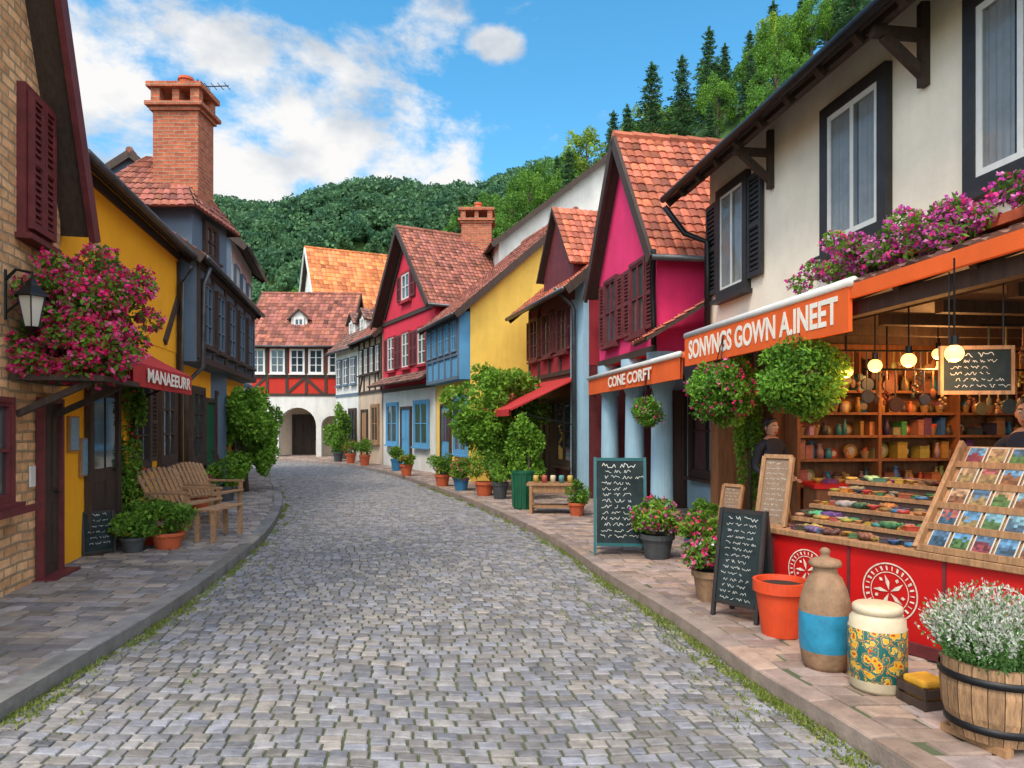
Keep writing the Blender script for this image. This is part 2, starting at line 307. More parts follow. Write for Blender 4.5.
LO=[(-5.4,.5),(-5.4,3.4),(-5.4,4.6),(-5.4,6),(-5.8,8),(-6.3,10.3),(-7.2,14),(-8.6,18.8),(-10.2,22.6),(-12,25),(-14,26.6),(-17.5,27.4)]
RO=[(9,.5),(9,3.4),(9,4.4),(9,5.6),(8.5,7.3),(8,9.9),(5,14.4),(2.5,20),(-1,26),(-4.5,31.5),(-10,36),(-17,37)]
def paving(name,A,B,row,wmin,wmax,zb,h,gap,mats,jit=.012,wav=.0,seed=1,t0=0,t1=1,skirt=.0,gr=(.64,.7)):
    r=random.Random(seed); a=cat(A); b=cat(B); mid=[(p+q)/2 for p,q in zip(a,b)]; S=[0]
    for i in range(1,len(mid)): S.append(S[-1]+(mid[i]-mid[i-1]).length)
    def at(s):
        s=min(max(s,0),S[-1]-1e-6); lo,hi=0,len(S)-1
        while hi-lo>1:
            m=(lo+hi)//2
            if S[m]<=s: lo=m
            else: hi=m
        f=(s-S[lo])/(S[lo+1]-S[lo]); return a[lo].lerp(a[lo+1],f),b[lo].lerp(b[lo+1],f)
    mb=MB()
    for i in range(len(a)-1):
        mb.add([(*a[i],zb),(*b[i],zb),(*b[i+1],zb),(*a[i+1],zb)],[(0,1,2,3)],0)
        if skirt:
            mb.add([(*a[i],zb),(*a[i+1],zb),(*a[i+1],zb-skirt),(*a[i],zb-skirt)],[(0,1,2,3)],0)
            mb.add([(*b[i],zb),(*b[i+1],zb),(*b[i+1],zb-skirt),(*b[i],zb-skirt)],[(0,1,2,3)],0)
    s=0; T=S[-1]
    while s<T-row:
        rs=row*(.92+.16*r.random()); l,q=at(s+rs/2); wid=(q-l).length*(t1-t0); x=-r.random()*wmin
        while x<wid:
            w=wmin+(wmax-wmin)*r.random(); x0=max(x,0); x1=min(x+w,wid); x+=w
            if x1-x0<wmin*.4: continue
            ta,tb=t0+x0/wid*(t1-t0),t0+x1/wid*(t1-t0)
            def P(tt,ss):
                u,v=at(ss+wav*math.sin(tt*5+s*.5)+wav*math.sin(tt*13+s*.9)*.5); return u.lerp(v,tt)
            c=[P(ta,s),P(tb,s),P(tb,s+rs),P(ta,s+rs)]; ctr=(c[0]+c[1]+c[2]+c[3])/4; ed=[]
            for k in c:
                dd=(k-ctr); ln=dd.length; ed.append(ctr+dd*(1-gap*1.2/ln)+Vector((r.uniform(-jit,jit),r.uniform(-jit,jit)))*.5)
            hh=h*(.75+.5*r.random()); tl=[r.uniform(-.003,.003) for _ in range(4)]
            V=[(*e,zb-.004) for e in ed]; V+=[(*(ctr+(e-ctr)*.94),zb+hh*.7+tq) for e,tq in zip(ed,tl)]; V+=[(*(ctr+(e-ctr)*.78),zb+hh+tq) for e,tq in zip(ed,tl)]
            g=gr[0]+gr[1]*r.random(); tint=r.random(); col=(g*(1+.18*tint),g*(1+.05*tint),g*(1.12-.2*tint))
            mb.add(V,[(8,9,10,11)]+[(i,(i+1)%4,4+(i+1)%4,4+i) for i in range(4)]+[(4+i,4+(i+1)%4,8+(i+1)%4,8+i) for i in range(4)],1,col)
        s+=rs
    return ob(name,mb,mats,kind='structure',smooth=False)
paving('road',LK,RK,.088,.09,.14,0,.012,.006,[M['mortar'],M['stone']],jit=.007,wav=.05,seed=3,gr=(.66,.66))
def off(pts,d):
    out=[]
    for i,p in enumerate(pts):
        a=Vector(pts[max(i-1,0)]); b=Vector(pts[min(i+1,len(pts)-1)]); t_=(b-a).normalized(); out.append((p[0]-t_.y*d,p[1]+t_.x*d))
    return out
paving('pavement',LO,off(LK,.16),.15,.16,.32,PZ,.012,.006,[M['mortar'],M['slabL']],seed=5,skirt=.12,jit=.02)
paving('pavement',off(RK,-.16),RO,.15,.17,.34,PZ,.012,.006,[M['mortar'],M['slabR']],seed=6,skirt=.12,jit=.02)
paving('kerb',off(LK,.165),LK,.85,.3,.3,PZ+.012,.012,.006,[M['kerb'],M['kerb']],seed=7,skirt=.13,jit=.008)
paving('kerb',RK,off(RK,-.165),.5,.3,.3,PZ+.005,.012,.006,[M['slabR'],M['slabR']],seed=8,skirt=.13,jit=.008)
mb=MB(); n=24
for i in range(n):
    for j in range(n):
        x0,x1=-400+800*i/n,-400+800*(i+1)/n; y0,y1=-200+800*j/n,-200+800*(j+1)/n
        mb.add([(x0,y0,-.03),(x1,y0,-.03),(x1,y1,-.03),(x0,y1,-.03)],[(0,1,2,3)])
ob('ground',mb,M['ground'],kind='structure')
rs=np.random.RandomState(8); P=[]
for pts,sgn,n in ((LK,-1,150),(RK,1,260)):
    a=cat(pts)
    for k in range(n):
        i=rs.randint(8,min(len(a)-1,170)); p=a[i]; q=a[i+1]; tt=(q-p).normalized(); o=Vector((-tt.y,tt.x))*sgn*(abs(rs.randn())*(.05 if k%3 else .3)+.015)
        for m in range(rs.randint(8,60) if k%3 else rs.randint(4,18)):
            x=p+o+tt*rs.randn()*.12; P.append((x.x+rs.randn()*.02,x.y+rs.randn()*.02,.012+rs.rand()*.008))
P=np.array(P); D=np.tile([0,0,1.],(len(P),1))+rs.randn(len(P),3)*.55; V=leaves(P,D,.042,.011,rs); t_=rs.rand(len(P))[:,None]
quads('grass',V,np.array([.13,.22,.03])*(1-t_)+np.array([.29,.29,.08])*t_,M['leaf'],kind='stuff')
# ---------------- roofs and houses
def tiles(mb,e0,e1,r1,r0,tw=.15,th=.2,m=0,amp=.02):
    e0,e1,r0,r1=map(Vector,(e0,e1,r0,r1)); n=(e1-e0).cross(((r0+r1)-(e0+e1))/2).normalized()
    if n.z<0:n=-n
    nu=max(2,round((e1-e0).length/tw)); nv=max(2,round(((r0+r1)/2-(e0+e1)/2).length/th))
    P=lambda u,v:(e0.lerp(e1,u)).lerp(r0.lerp(r1,u),v)
    for j in range(nv):
        for i in range(nu):
            ju=R.uniform(-.05,.05); v0=(j-.12+ju*.6)/nv; v1=(j+1)/nv; hb=.028+R.uniform(-.006,.008); V=[]
            for v,hz in ((v0,hb),(v1,.006)):
                for x,a in ((0,0),(.28,1),(.62,1),(.97,0)): V.append(P((i+x)/nu,v)+n*(hz+a*amp))
            V+=[P((i+x)/nu,v0)+n*-.01 for x in (0,.28,.62,.97)]
            g=.55+.85*R.random(); g*=(.6 if R.random()<.08 else 1); c=(g*(1+R.uniform(-.05,.12)),g,g*R.uniform(.85,1.2))
            mb.add(V,[(0,1,5,4),(1,2,6,5),(2,3,7,6),(8,9,1,0),(9,10,2,1),(10,11,3,2)],m,c)
def slab(mb,e0,e1,r1,r0,th=.07,m=1):
    e0,e1,r0,r1=map(Vector,(e0,e1,r0,r1)); n=(e1-e0).cross(((r0+r1)-(e0+e1))/2).normalized()
    if n.z<0:n=-n
    T=[p+n*.004 for p in (e0,e1,r1,r0)]; Bt=[p-n*th for p in (e0,e1,r1,r0)]
    mb.add(T+Bt,[(0,1,2,3),(7,6,5,4),(0,4,5,1),(1,5,6,2),(2,6,7,3),(3,7,4,0)],m)
def ridgecap(T,a,b,m):
    mb=MB(); a=Vector(a);b=Vector(b); n=max(2,round((b-a).length/.35))
    for i in range(n):
        p=a.lerp(b,(i)/n); q=a.lerp(b,(i+1.08)/n); g=.6+.6*R.random(); mb.tube([p+Vector((0,0,.02)),q+Vector((0,0,.01))],.095,8,0,(g,g,g),r1=.08)
    return ob('ridge_tiles',mb,m,T)
def house(name,label,A,B,side,depth,ze,zr,wm,rm,ridge='along',zf=2.9,gm=None,ov=.35,ovs=.25,gutter=True,tw=.15,th=.2,gutm=None,bargem=None,ground=True,backt=True):
    fr=Fr(A,B,side); L=fr.L; T=thing(name,label,'house',tuple(fr.p(L/2,-depth/2,0)))
    wmats=wm if isinstance(wm,list) else [wm]; mb=MB()
    if ridge=='along':
        pr=[(0,zf),(0,ze),(-depth/2,zr),(-depth,ze),(-depth,zf)]; V=[fr.p(u,w,z) for u in (0,L) for w,z in pr]
        mb.add(V,[(0,1,2,3,4),(9,8,7,6,5)],len(wmats)-1)
        mb.add(V,[(0,5,6,1),(3,8,9,4),(4,9,5,0)],0)
    else:
        pr=[(0,zf),(0,ze),(L/2,zr),(L,ze),(L,zf)]; V=[fr.p(u,w,z) for w in (0,-depth) for u,z in pr]
        mb.add(V,[(4,3,2,1,0),(5,6,7,8,9)],0); mb.add(V,[(0,1,6,5),(3,4,9,8),(4,0,5,9)],len(wmats)-1)
    ob('wall',mb,wmats,T)
    if ground:
        mb=MB(); mb.box(fr,.01,L-.01,-depth+.01,-.01,-.02,zf); ob('ground_floor_wall',mb,gm or wmats[0],T)
    mb=MB(); up=.09
    if ridge=='along':
        sl_=(zr-ze)/(depth/2); e=ze-sl_*ov+up; e0,e1=fr.p(-ovs,ov,e),fr.p(L+ovs,ov,e); r0,r1=fr.p(-ovs,-depth/2,zr+up),fr.p(L+ovs,-depth/2,zr+up)
        b0,b1=fr.p(-ovs,-depth-ov,e),fr.p(L+ovs,-depth-ov,e); gut=(e0,e1); rk_=[(e0,r0),(e1,r1),(b0,r0),(b1,r1)]
    else:
        sl_=(zr-ze)/(L/2); e=ze-sl_*ovs+up; e0,e1=fr.p(-ovs,ov,e),fr.p(-ovs,-depth-.1,e); r0,r1=fr.p(L/2,ov,zr+up),fr.p(L/2,-depth-.1,zr+up)
        b0,b1=fr.p(L+ovs,ov,e),fr.p(L+ovs,-depth-.1,e); gut=(e0,e1); rk_=[(e0,r0),(b0,r0)]
    tiles(mb,e0,e1,r1,r0,tw,th); slab(mb,e0,e1,r1,r0); slab(mb,b0,b1,r1,r0)
    if backt: tiles(mb,b0,b1,r1,r0,.3,.4)
    roof=ob('roof',mb,[rm,M['wood']],T); ridgecap(roof,r0,r1,rm)
    for a,b in rk_: mb=MB(); mb.beam(a-Vector((0,0,.07)),b-Vector((0,0,.07)),.06,.18); ob('bargeboard',mb,bargem or M['wood'],roof)
    if gutter:
        mb=MB(); o=Vector((fr.N[0]*.06,fr.N[1]*.06,-.04)) if ridge=='along' else Vector((-fr.D[0]*.06,-fr.D[1]*.06,-.04)); mb.tube([gut[0]+o,gut[1]+o],.05,8)
        ob('gutter',mb,gutm or M['zinc'],roof,smooth=True)
    return T,fr
def window(T,fr,u,z,w,h,fm,w0=0,sill=True,shut=None,mc=1,mr=1,cas=.09,sash=None,curt=False,closed=False,sides=(-1,1)):
    mb=MB(); a,b=u-w/2,u+w/2; sash=sash or fm
    if curt: mb.box(fr,a,b,w0+.002,w0+.008,z,z+h,1); mb.box(fr,a,b,w0+.05,w0+.054,z,z+h,0)
    else: mb.box(fr,a,b,w0+.002,w0+.03,z,z+h,0)
    win=ob('window',mb,[M['clear'] if curt else M['glass'],M['dark']],T)
    if curt:
        for s0,s1 in ((a+.03,a+w*.4),(b-w*.4,b-.03)):
            mb=MB(); n=16; V=[]
            for i in range(n+1):
                for zz in (z+.02,z+h-.02): V.append(fr.p(s0+(s1-s0)*i/n,w0+.025+.012*math.sin(i*1.7),zz))
            mb.add(V,[(2*i,2*i+2,2*i+3,2*i+1) for i in range(n)]); ob('curtain',mb,M['curtain'],win)
    mb=MB(); f=cas; fo=.075
    for x0,x1,y0,y1 in ((a-f,a,z-f,z+h+f),(b,b+f,z-f,z+h+f),(a,b,z+h,z+h+f),(a,b,z-f,z)): mb.box(fr,x0,x1,w0+.001,w0+fo,y0,y1)
    s=.035+.02*(w>.7)
    for x0,x1,y0,y1 in ((a,a+s,z,z+h),(b-s,b,z,z+h),(a+s,b-s,z+h-s,z+h),(a+s,b-s,z,z+s)): mb.box(fr,x0,x1,w0+.001,w0+.062,y0,y1,1)
    for i in range(1,mc+1): x=a+w*i/(mc+1); mb.box(fr,x-.025,x+.025,w0+.001,w0+.06,z+s,z+h-s,1)
    for i in range(1,mr+1): y=z+h*i/(mr+1); mb.box(fr,a+s,b-s,w0+.001,w0+.057,y-.014,y+.014,1)
    ob('window_frame',mb,[fm,sash],win)
    if sill:
        mb=MB(); mb.box(fr,a-f-.04,b+f+.04,w0+.001,w0+.14,z-f-.05,z-f+.002); ob('sill',mb,fm,win)
    if shut:
        for sd_ in sides:
            mb=MB(); pw=w/2+.02
            if closed: x0,x1=(a-.02,u-.005) if sd_<0 else (u+.005,b+.02); wo=w0+.08
            else: x0,x1=(a-f-pw,a-f-.01) if sd_<0 else (b+f+.01,b+f+pw); wo=w0+.02
            for q0,q1,y0,y1 in ((x0,x0+.05,z,z+h),(x1-.05,x1,z,z+h),(x0+.05,x1-.05,z,z+.07),(x0+.05,x1-.05,z+h-.07,z+h),(x0+.05,x1-.05,z+h*.5-.03,z+h*.5+.03)): mb.box(fr,q0,q1,wo,wo+.045,y0,y1)
            mb.box(fr,x0+.05,x1-.05,wo,wo+.01,z+.07,z+h-.07); k=int(h/.07)
            for i in range(k):
                y=z+.07+(h-.14)*(i+.5)/k; mb.box(fr,x0+.05,x1-.05,wo+.01,wo+.035,y-.012,y+.012)
            ob('shutter',mb,shut,win)
    return win
def door(T,fr,u,w,h,m,w0=0,z0=PZ+.015,frm=None,glass=False,fwid=.09):
    mb=MB(); a,b=u-w/2,u+w/2; mb.box(fr,a,b,w0,w0+.03,z0,z0+h)
    for x0,x1 in ((a+.08,u-.04),(u+.04,b-.08)):
        for y0,y1 in ((z0+.12,z0+h*.42),(z0+h*.5,z0+h-.12)): mb.box(fr,x0,x1,w0+.03,w0+.045,y0,y1,1 if glass and y0>z0+.5 else 0)
    d=ob('door',mb,[m,M['glass']],T); mb=MB()
    for x0,x1,y0,y1 in ((a-fwid,a,z0,z0+h+fwid),(b,b+fwid,z0,z0+h+fwid),(a,b,z0+h,z0+h+fwid)): mb.box(fr,x0,x1,w0,w0+.07,y0,y1)
    mb.box(fr,a-.12,b+.12,w0,w0+.2,z0-.04,z0+.012); ob('door_frame',mb,frm or M['wood'],d)
    mb=MB(); mb.tube([fr.p(b-.1,w0+.03,z0+h*.48),fr.p(b-.1,w0+.08,z0+h*.48),fr.p(b-.18,w0+.08,z0+h*.48)],.012,6); ob('door_handle',mb,M['iron'],d); return d
def timber(T,fr,segs,w0=0,m=None,wd=.12,th=.05):
    mb=MB()
    for i,(u0,z0,u1,z1) in enumerate(segs):
        mb.beam(fr.p(u0,w0+.01+i%3*.004,z0),fr.p(u1,w0+.01+i%3*.004,z1),wd,th,up=(fr.N[0],fr.N[1],0))
        if len(segs)<3: ob('timber_beam',mb,m or M['wood'],T); mb=MB()
    if len(segs)>2: ob('timber_frame',mb,m or M['wood'],T)
def chimney(T,x,y,z0,z1,wx,wy,m=None,pot=True):
    f=Fr((x,y),yaw=0); mb=MB(); h=z1-z0; mb.box(f,-wx/2,wx/2,-wy/2,wy/2,z0,z1-.42)
    for k,(e,a,b) in enumerate(((.05,.56,.48),(.12,.48,.4))): mb.box(f,-wx/2-e,wx/2+e,-wy/2-e,wy/2+e,z1-a,z1-b)
    for sx in (-1,1):
        for sy in (-1,1): mb.box(f,sx*(wx/2-.06)-.09,sx*(wx/2-.06)+.09,sy*(wy/2-.06)-.09,sy*(wy/2-.06)+.09,z1-.4,z1-.1)
    mb.box(f,-.07,.07,-wy/2,wy/2,z1-.4,z1-.1); mb.box(f,-wx/2-.1,wx/2+.1,-wy/2-.1,wy/2+.1,z1-.1,z1)
    c=ob('chimney',mb,m or M['brick'],T)
    if pot: mb=MB(); mb.lathe(x+.05,y,[(.17,z1),(.14,z1+.2),(.17,z1+.22),(.15,z1+.28),(.001,z1+.3)],14); ob('chimney_pot',mb,M['terra'],c)
    return c
def textob(parent,name,body,c,right,size,width,m=None,up=(0,0,1),ext=.0015):
    cu=bpy.data.curves.new(name,'FONT'); cu.body=body; cu.size=size; cu.extrude=ext; cu.align_x='CENTER'; cu.align_y='CENTER'; cu.offset=.008*size/.3
    o=bpy.data.objects.new('tmp',cu); COL.objects.link(o); dg=bpy.context.evaluated_depsgraph_get(); dg.update(); me=bpy.data.meshes.new_from_object(o.evaluated_get(dg)); bpy.data.objects.remove(o)
    xs=[v.co.x for v in me.vertices]; sx=width/(max(xs)-min(xs)); x=Vector(right).normalized(); y=Vector(up).normalized(); z=x.cross(y); mb=MB()
    V=[Vector(c)+x*v.co.x*sx+y*v.co.y+z*v.co.z for v in me.vertices]; mb.add(V,[tuple(p.vertices) for p in me.polygons]); bpy.data.meshes.remove(me)
    return ob(name,mb,m or M['letter'],parent)
def awning(T,fr,u0,u1,zt,zb,out,m,val=.2,w0=0,roll=False,under=None):
    mb=MB(); n=max(2,int((u1-u0)/.35)); V=[]
    for i in range(n+1):
        u=u0+(u1-u0)*i/n; sg=.012*math.sin(i*2.1); V+=[fr.p(u,w0,zt),fr.p(u,w0+out*.5,(zt+zb)/2-.02+sg),fr.p(u,w0+out,zb),fr.p(u,w0+out+.012*math.sin(i*1.3),zb-val),fr.p(u,w0+out-.03,zb-val),fr.p(u,w0+out-.04,zb-.03),fr.p(u,w0,zt-.04)]
    for i in range(n):
        for k in range(6): mb.add([V[7*i+k],V[7*i+7+k],V[7*i+8+k],V[7*i+1+k]],[(0,1,2,3)],0 if k<4 else 1)
    mb.add([V[0],V[1],V[2],V[5],V[6]],[(0,1,2,3,4)]); e=7*n; mb.add([V[e],V[e+1],V[e+2],V[e+5],V[e+6]],[(4,3,2,1,0)])
    a=ob('awning',mb,[m,under or m],T)
    if roll: mb=MB(); mb.tube([fr.p(u0,w0+out,zb+.03),fr.p(u1,w0+out,zb+.03)],.04,10); ob('awning_tube',mb,M['whitep'],a,smooth=True)
    for u in (u0+.1,u1-.1): mb=MB(); mb.tube([fr.p(u,w0+.01,zb-.35),fr.p(u,w0+out*.9,zb-.06)],.015,6); ob('awning_arm',mb,M['iron'],a)
    return a
# L1 stone house
T,f=house('stone_house','ochre rubble brick house with maroon shutters and steep gable',(-3.8,2.95),(-4.84,7.5),1,6,3.9,9.2,M['sbrick'],M['tileD'],'across',zf=1.9,ov=.3,ovs=.12,gutter=False,bargem=M['woodM'],backt=False)
window(T,f,3.97,3.5,.5,1.3,M['woodM'],shut=M['woodM'],closed=True,cas=.06)
window(T,f,3.12,1.0,.6,.85,M['woodM'],cas=.05,sill=True); mb=MB(); mb.box(f,2.8,3.7,.16,.2,.86,.92); ob('window_ledge',mb,M['woodM'],T)
door(T,f,4.33,.42,1.76,M['wood'],frm=M['woodM'],fwid=.05)
mb=MB(); mb.box(f,3.92,4.02,.0,.02,1.05,1.25); ob('wall_plate',mb,M['whitep'],T)
# L2 yellow
Lf=lambda Y:-4.9-.205*(Y-7.6)
T,f=house('yellow_house','ochre yellow house with dark timber posts and tiled roof',(Lf(7.62),7.62),(Lf(12.3),12.3),1,5,4.72,6.6,M['yellowO'],M['tileB'],ov=.22,ovs=.1)
timber(T,f,[(0,4.6,f.L,4.6),(f.L-.06,.1,f.L-.06,4.5),(f.L-.9,3.0,f.L-.06,3.9)],wd=.12)
door(T,f,1.15,.85,2.0,M['wood'],glass=True); window(T,f,2.6,1.1,.6,1.2,M['wood'],mc=1,mr=2,shut=M['wood'],sides=(1,))
window(T,f,4.0,1.1,.75,1.2,M['wood'],mc=1,mr=2)
a=awning(T,f,-.02,2.6,2.76,2.36,.72,M['canvasR'],val=.27); textob(a,'lettering','MANAEEURR',f.p(1.4,.75,2.225),f.right(),.22,2.0)
mb=MB(); mb.tube([f.p(f.L-.2,.28,4.4),f.p(f.L-.2,.1,4.1),f.p(f.L-.2,.09,.2)],.04,8); ob('downpipe',mb,M['zinc'],T,smooth=True)
for k in range(2):
    mb=MB(); mb.box(f,.15+.32*k,.4+.32*k,.0,.03,1.35-.3*k,1.75-.25*k); mb.box(f,.17+.32*k,.38+.32*k,.03,.034,1.37-.3*k,1.73-.25*k,1,(.2,.35,.45)); ob('menu_board',mb,[M['woodN'],M['paintA']],T)
# L3
T,f=house('timbered_house','ochre house with slate blue boarded upper floor and gutter',(Lf(12.35),12.35),(Lf(18.8),18.8),1,5,4.85,6.6,[M['slate'],M['yellowO']],M['tileB'],ov=.42,ovs=.1,gm=M['yellowO'],zf=2.75)
mb=MB(); mb.box(f,.02,f.L-.02,.002,.28,2.78,4.62); ob('upper_bay',mb,M['slate'],T)
timber(T,f,[(0.1,2.85,f.L,2.85),(0.1,4.55,f.L,4.55)]+[(.1+i*1.2,2.85,.1+i*1.2,4.55) for i in range(6)],w0=.28)
for i in range(5): window(T,f,.7+i*1.2,3.15,.7,1.1,M['wood'],w0=.28,sash=M['slate'],mc=1,mr=2,cas=.06)
for i in range(3): window(T,f,1.2+i*2.1,1.0,.9,1.3,M['wood'],mc=1,mr=2)
door(T,f,2.25,.8,2.0,M['green'])
mb=MB(); mb.tube([f.p(.25,.46,4.5),f.p(.25,.36,4.2),f.p(.25,.34,2.7),f.p(.25,.06,2.4),f.p(.25,.06,.2)],.045,8); ob('downpipe',mb,M['zinc'],T,smooth=True)
# tower with hip roof
T=thing('house','slate blue house block with hipped tile roof and tall chimney','house',(-7.2,14.8,0)); f=Fr((-8.4,14),(-6.4,14),1)
mb=MB(); mb.box(f,0,2.0,-1.7,0,0,6.1); ob('wall',mb,M['slate'],T); mb=MB()
q=[f.p(-.35,.3,5.95),f.p(2.2,.3,5.95),f.p(2.2,-1.95,5.95),f.p(-.35,-1.95,5.95)]; ra,rb=f.p(.7,-.75,7.3),f.p(1.3,-.95,7.3)
hp=[(q[0],q[1],rb,ra),(q[1],q[2],rb+Vector((0,.02,0)),rb),(q[3],q[0],ra,ra+Vector((0,.02,0))),(q[2],q[3],ra,rb)]
for h in hp: tiles(mb,*h,.17,.2)
for h in hp: slab(mb,*h,.05)
rf=ob('roof',mb,[M['tileB'],M['wood']],T); chimney(rf,-6.82,14.55,6.2,8.58,.92,.72); window(T,Fr((-6.4,14),(-6.4,15.7),1),.8,5.2,.5,.6,M['wood'])
mb=MB(); mb.tube([(-6.6,14.7,8.5),(-6.6,14.7,8.9)],.02,5); mb.tube([(-6.6,14.7,8.75),(-5.95,14.7,8.77)],.012,5)
for k in range(4): mb.tube([(-6.4+.14*k,14.55,8.76),(-6.4+.14*k,14.85,8.76)],.008,5)
ob('aerial',mb,M['iron'],T)
# L4
T,f=house('house','pale grey house with dark framed windows and tile roof',(-7.7,19.2),(-8.75,23.5),1,5,6.8,8.8,[M['white'],M['slate']],M['tileB'],ov=.4,ovs=.15)
for i in range(3):
    for z in (3.3,5.0): window(T,f,.8+i*1.35,z,.65,1.1,M['slate'],sash=M['whitep'],mr=2,cas=.07)
timber(T,f,[(0,4.75,f.L,4.75),(0,2.9,f.L,2.9)],m=M['slate']); window(T,f,2,1,.9,1.2,M['slate'])
# B1 arches
T,f=house('arcade_house','red timbered house above a white two arched passage',(-12.9,34),(-8.1,34.2),1,6,5.75,8.5,M['redT'],M['tileB'],zf=3.05,ov=.4,ovs=.2,ground=False,th=.3,tw=.22)
mb=MB(); arches=[(1.55,3.35),(3.6,4.6)]
def archwall(mb,f,u0,u1,zt,ar,w=0,th=.5,spr=1.6):
    x=u0
    for a,b in ar:
        mb.box(f,x,a,w-th,w,0,zt); r=(b-a)/2; n=12
        for i in range(n):
            t0,t1=math.pi*i/n,math.pi*(i+1)/n; p0=(a+r-r*math.cos(t0),spr+r*math.sin(t0)*min(1,.95/r)); p1=(a+r-r*math.cos(t1),spr+r*math.sin(t1)*min(1,.95/r))
            F0=[f.p(p0[0],w,p0[1]),f.p(p1[0],w,p1[1]),f.p(p1[0],w,zt),f.p(p0[0],w,zt)]; B0=[f.p(p0[0],w-th,p0[1]),f.p(p1[0],w-th,p1[1])]
            mb.add(F0+B0,[(0,1,2,3),(0,4,5,1)])
        x=b
    mb.box(f,x,u1,w-th,w,0,zt)
archwall(mb,f,0,f.L,3.05,arches); mb.box(f,0,f.L,-6,-2.2,0,3.04,1); mb.box(f,0,f.L,-2.2,-.5,2.9,3.04,1); ob('ground_floor_wall',mb,[M['white'],M['beige']],T)
door(T,f,.75,.8,2.1,M['woodM']); door(T,f,2.2,1.0,2.0,M['wood'],w0=-2.2); window(T,f,2.95,1.0,.4,.9,M['wood'],w0=-2.2)
timber(T,f,[(0,3.12,f.L,3.12),(0,5.6,f.L,5.6),(0,4.0,f.L,4.0)]+[(.06+i*.94,3.1,.06+i*.94,5.6) for i in range(6)]+[(.1,3.15,.9,3.95),(1.9,3.15,2.8,3.95),(2.85,3.95,3.7,3.15)],m=M['wood'],wd=.13)
for u in (.55,1.5,2.45,3.35,4.3): window(T,f,u,4.2,.6,1.1,M['whitep'],mr=2,cas=.06)
def dormer(T,fr,u,wd,ze,zr,wf,wb,wm,rm,win=True,fm=None):
    mb=MB(); a,b=u-wd/2,u+wd/2; V=[fr.p(*q) for q in ((a,wf,ze-.9),(b,wf,ze-.9),(b,wf,ze),(u,wf,zr),(a,wf,ze),(a,wb,ze-.9),(b,wb,ze-.9),(b,wb,ze),(u,wb,zr),(a,wb,ze))]
    mb.add(V,[(0,1,2,3,4),(1,6,7,2),(0,4,9,5)]); d=ob('dormer',mb,wm,T); mb=MB(); o=.15; s=(zr-ze)/(wd/2)
    for sg in (-1,1):
        e0=fr.p(u+sg*(wd/2+o),wf+.15,ze-s*o+.06); e1=fr.p(u+sg*(wd/2+o),wb,ze-s*o+.06); r0=fr.p(u,wf+.15,zr+.06); r1=fr.p(u,wb,zr+.06); tiles(mb,e0,e1,r1,r0,.15,.2); slab(mb,e0,e1,r1,r0,.05)
    ob('dormer_roof',mb,[rm,M['wood']],d)
    if win: window(T,fr,u,ze-.65,wd*.5,.6,fm or M['whitep'],w0=wf,cas=.05,sill=False)
dormer(T,f,2.3,.8,7.0,7.4,-.9,-2.4,M['white'],M['tileB'])
# B2 orange roof
h=(-10.2,38); D=(.9,.436)
T,f=house('house','tall house with large bright orange tile roof',h,(h[0]+D[0]*6.5,h[1]+D[1]*6.5),1,9,6.4,12.2,M['white'],M['tileOO'],ov=.4,ovs=.3,th=.35,tw=.26,bargem=M['whitep'],backt=False)
# R8
T,f=house('house','white house with small roof dormers at the bend',(-6.65,30.3),(-8.3,33.0),-1,5,5.3,7.8,M['white'],M['tileD'],ov=.4,ovs=.1)
for u in (.8,2.3): dormer(T,f,u,.8,6.4,6.8,-.5,-2.2,M['white'],M['tileD'])
for u in (.55,1.6,2.6):
    window(T,f,u,3.5,.6,1.1,M['slate'],sash=M['whitep'],mr=2,cas=.06)
window(T,f,.7,1,.8,1.3,M['wood']); door(T,f,2.1,.8,2.1,M['wood']); timber(T,f,[(0,3.0,f.L,3.0),(0,5.1,f.L,5.1)],m=M['slate'])
# R7
T,f=house('house','beige half timbered house with brown roof',(-5.05,27.2),(-6.62,30.3),-1,5,5.4,7.6,M['beige'],M['tileB'],ov=.4,ovs=.1,gm=M['beige'])
timber(T,f,[(0,3.0,f.L,3.0),(0,5.2,f.L,5.2)]+[(.06+i*.84,3,.06+i*.84,5.2) for i in range(5)]+[(.1,3.1,.8,4.0),(2.6,4.0,3.3,3.1)])
for u in (.48,1.3,2.16,3.0): window(T,f,u,3.8,.5,1.0,M['wood'],sash=M['whitep'],mr=2,cas=.05)
window(T,f,.9,1,.9,1.4,M['woodN']); door(T,f,2.5,.8,2.1,M['woodN'])
# R6 red gable
T,f=house('gabled_house','raspberry red house with steep gable and brick chimney',(-2.45,22.4),(-5.0,27.15),-1,6,5.7,8.5,M['red'],M['tileB'],'across',ov=.4,ovs=.3,gm=M['white'],gutter=True)
timber(T,f,[(0,2.95,f.L,2.95),(0,5.5,f.L,5.5),(.3,5.7,f.L/2,8.3),(f.L-.3,5.7,f.L/2,8.3)],w0=.02,wd=.14)
for u in (1.1,2.7,4.3): window(T,f,u,3.7,.7,1.2,M['dred'],sash=M['whitep'],shut=M['woodM'],mr=2,cas=.06)
window(T,f,f.L/2,6.1,.8,.9,M['dred'],sash=M['whitep'],shut=M['woodM'])
window(T,f,1.2,1,1.2,1.4,M['blue']); door(T,f,2.7,.9,2.1,M['blue']); window(T,f,4.2,1,1.1,1.4,M['blue'])
slabp=[f.p(-.05,.6,3.1),f.p(f.L,.6,3.1),f.p(f.L,0,3.45),f.p(-.05,0,3.45)]; mb=MB(); tiles(mb,*slabp,.2,.22); slab(mb,*slabp,.05); ob('pent_roof',mb,[M['tileD'],M['wood']],T)
chimney(T,-1.3,26,7.2,9.6,1.1,.8)
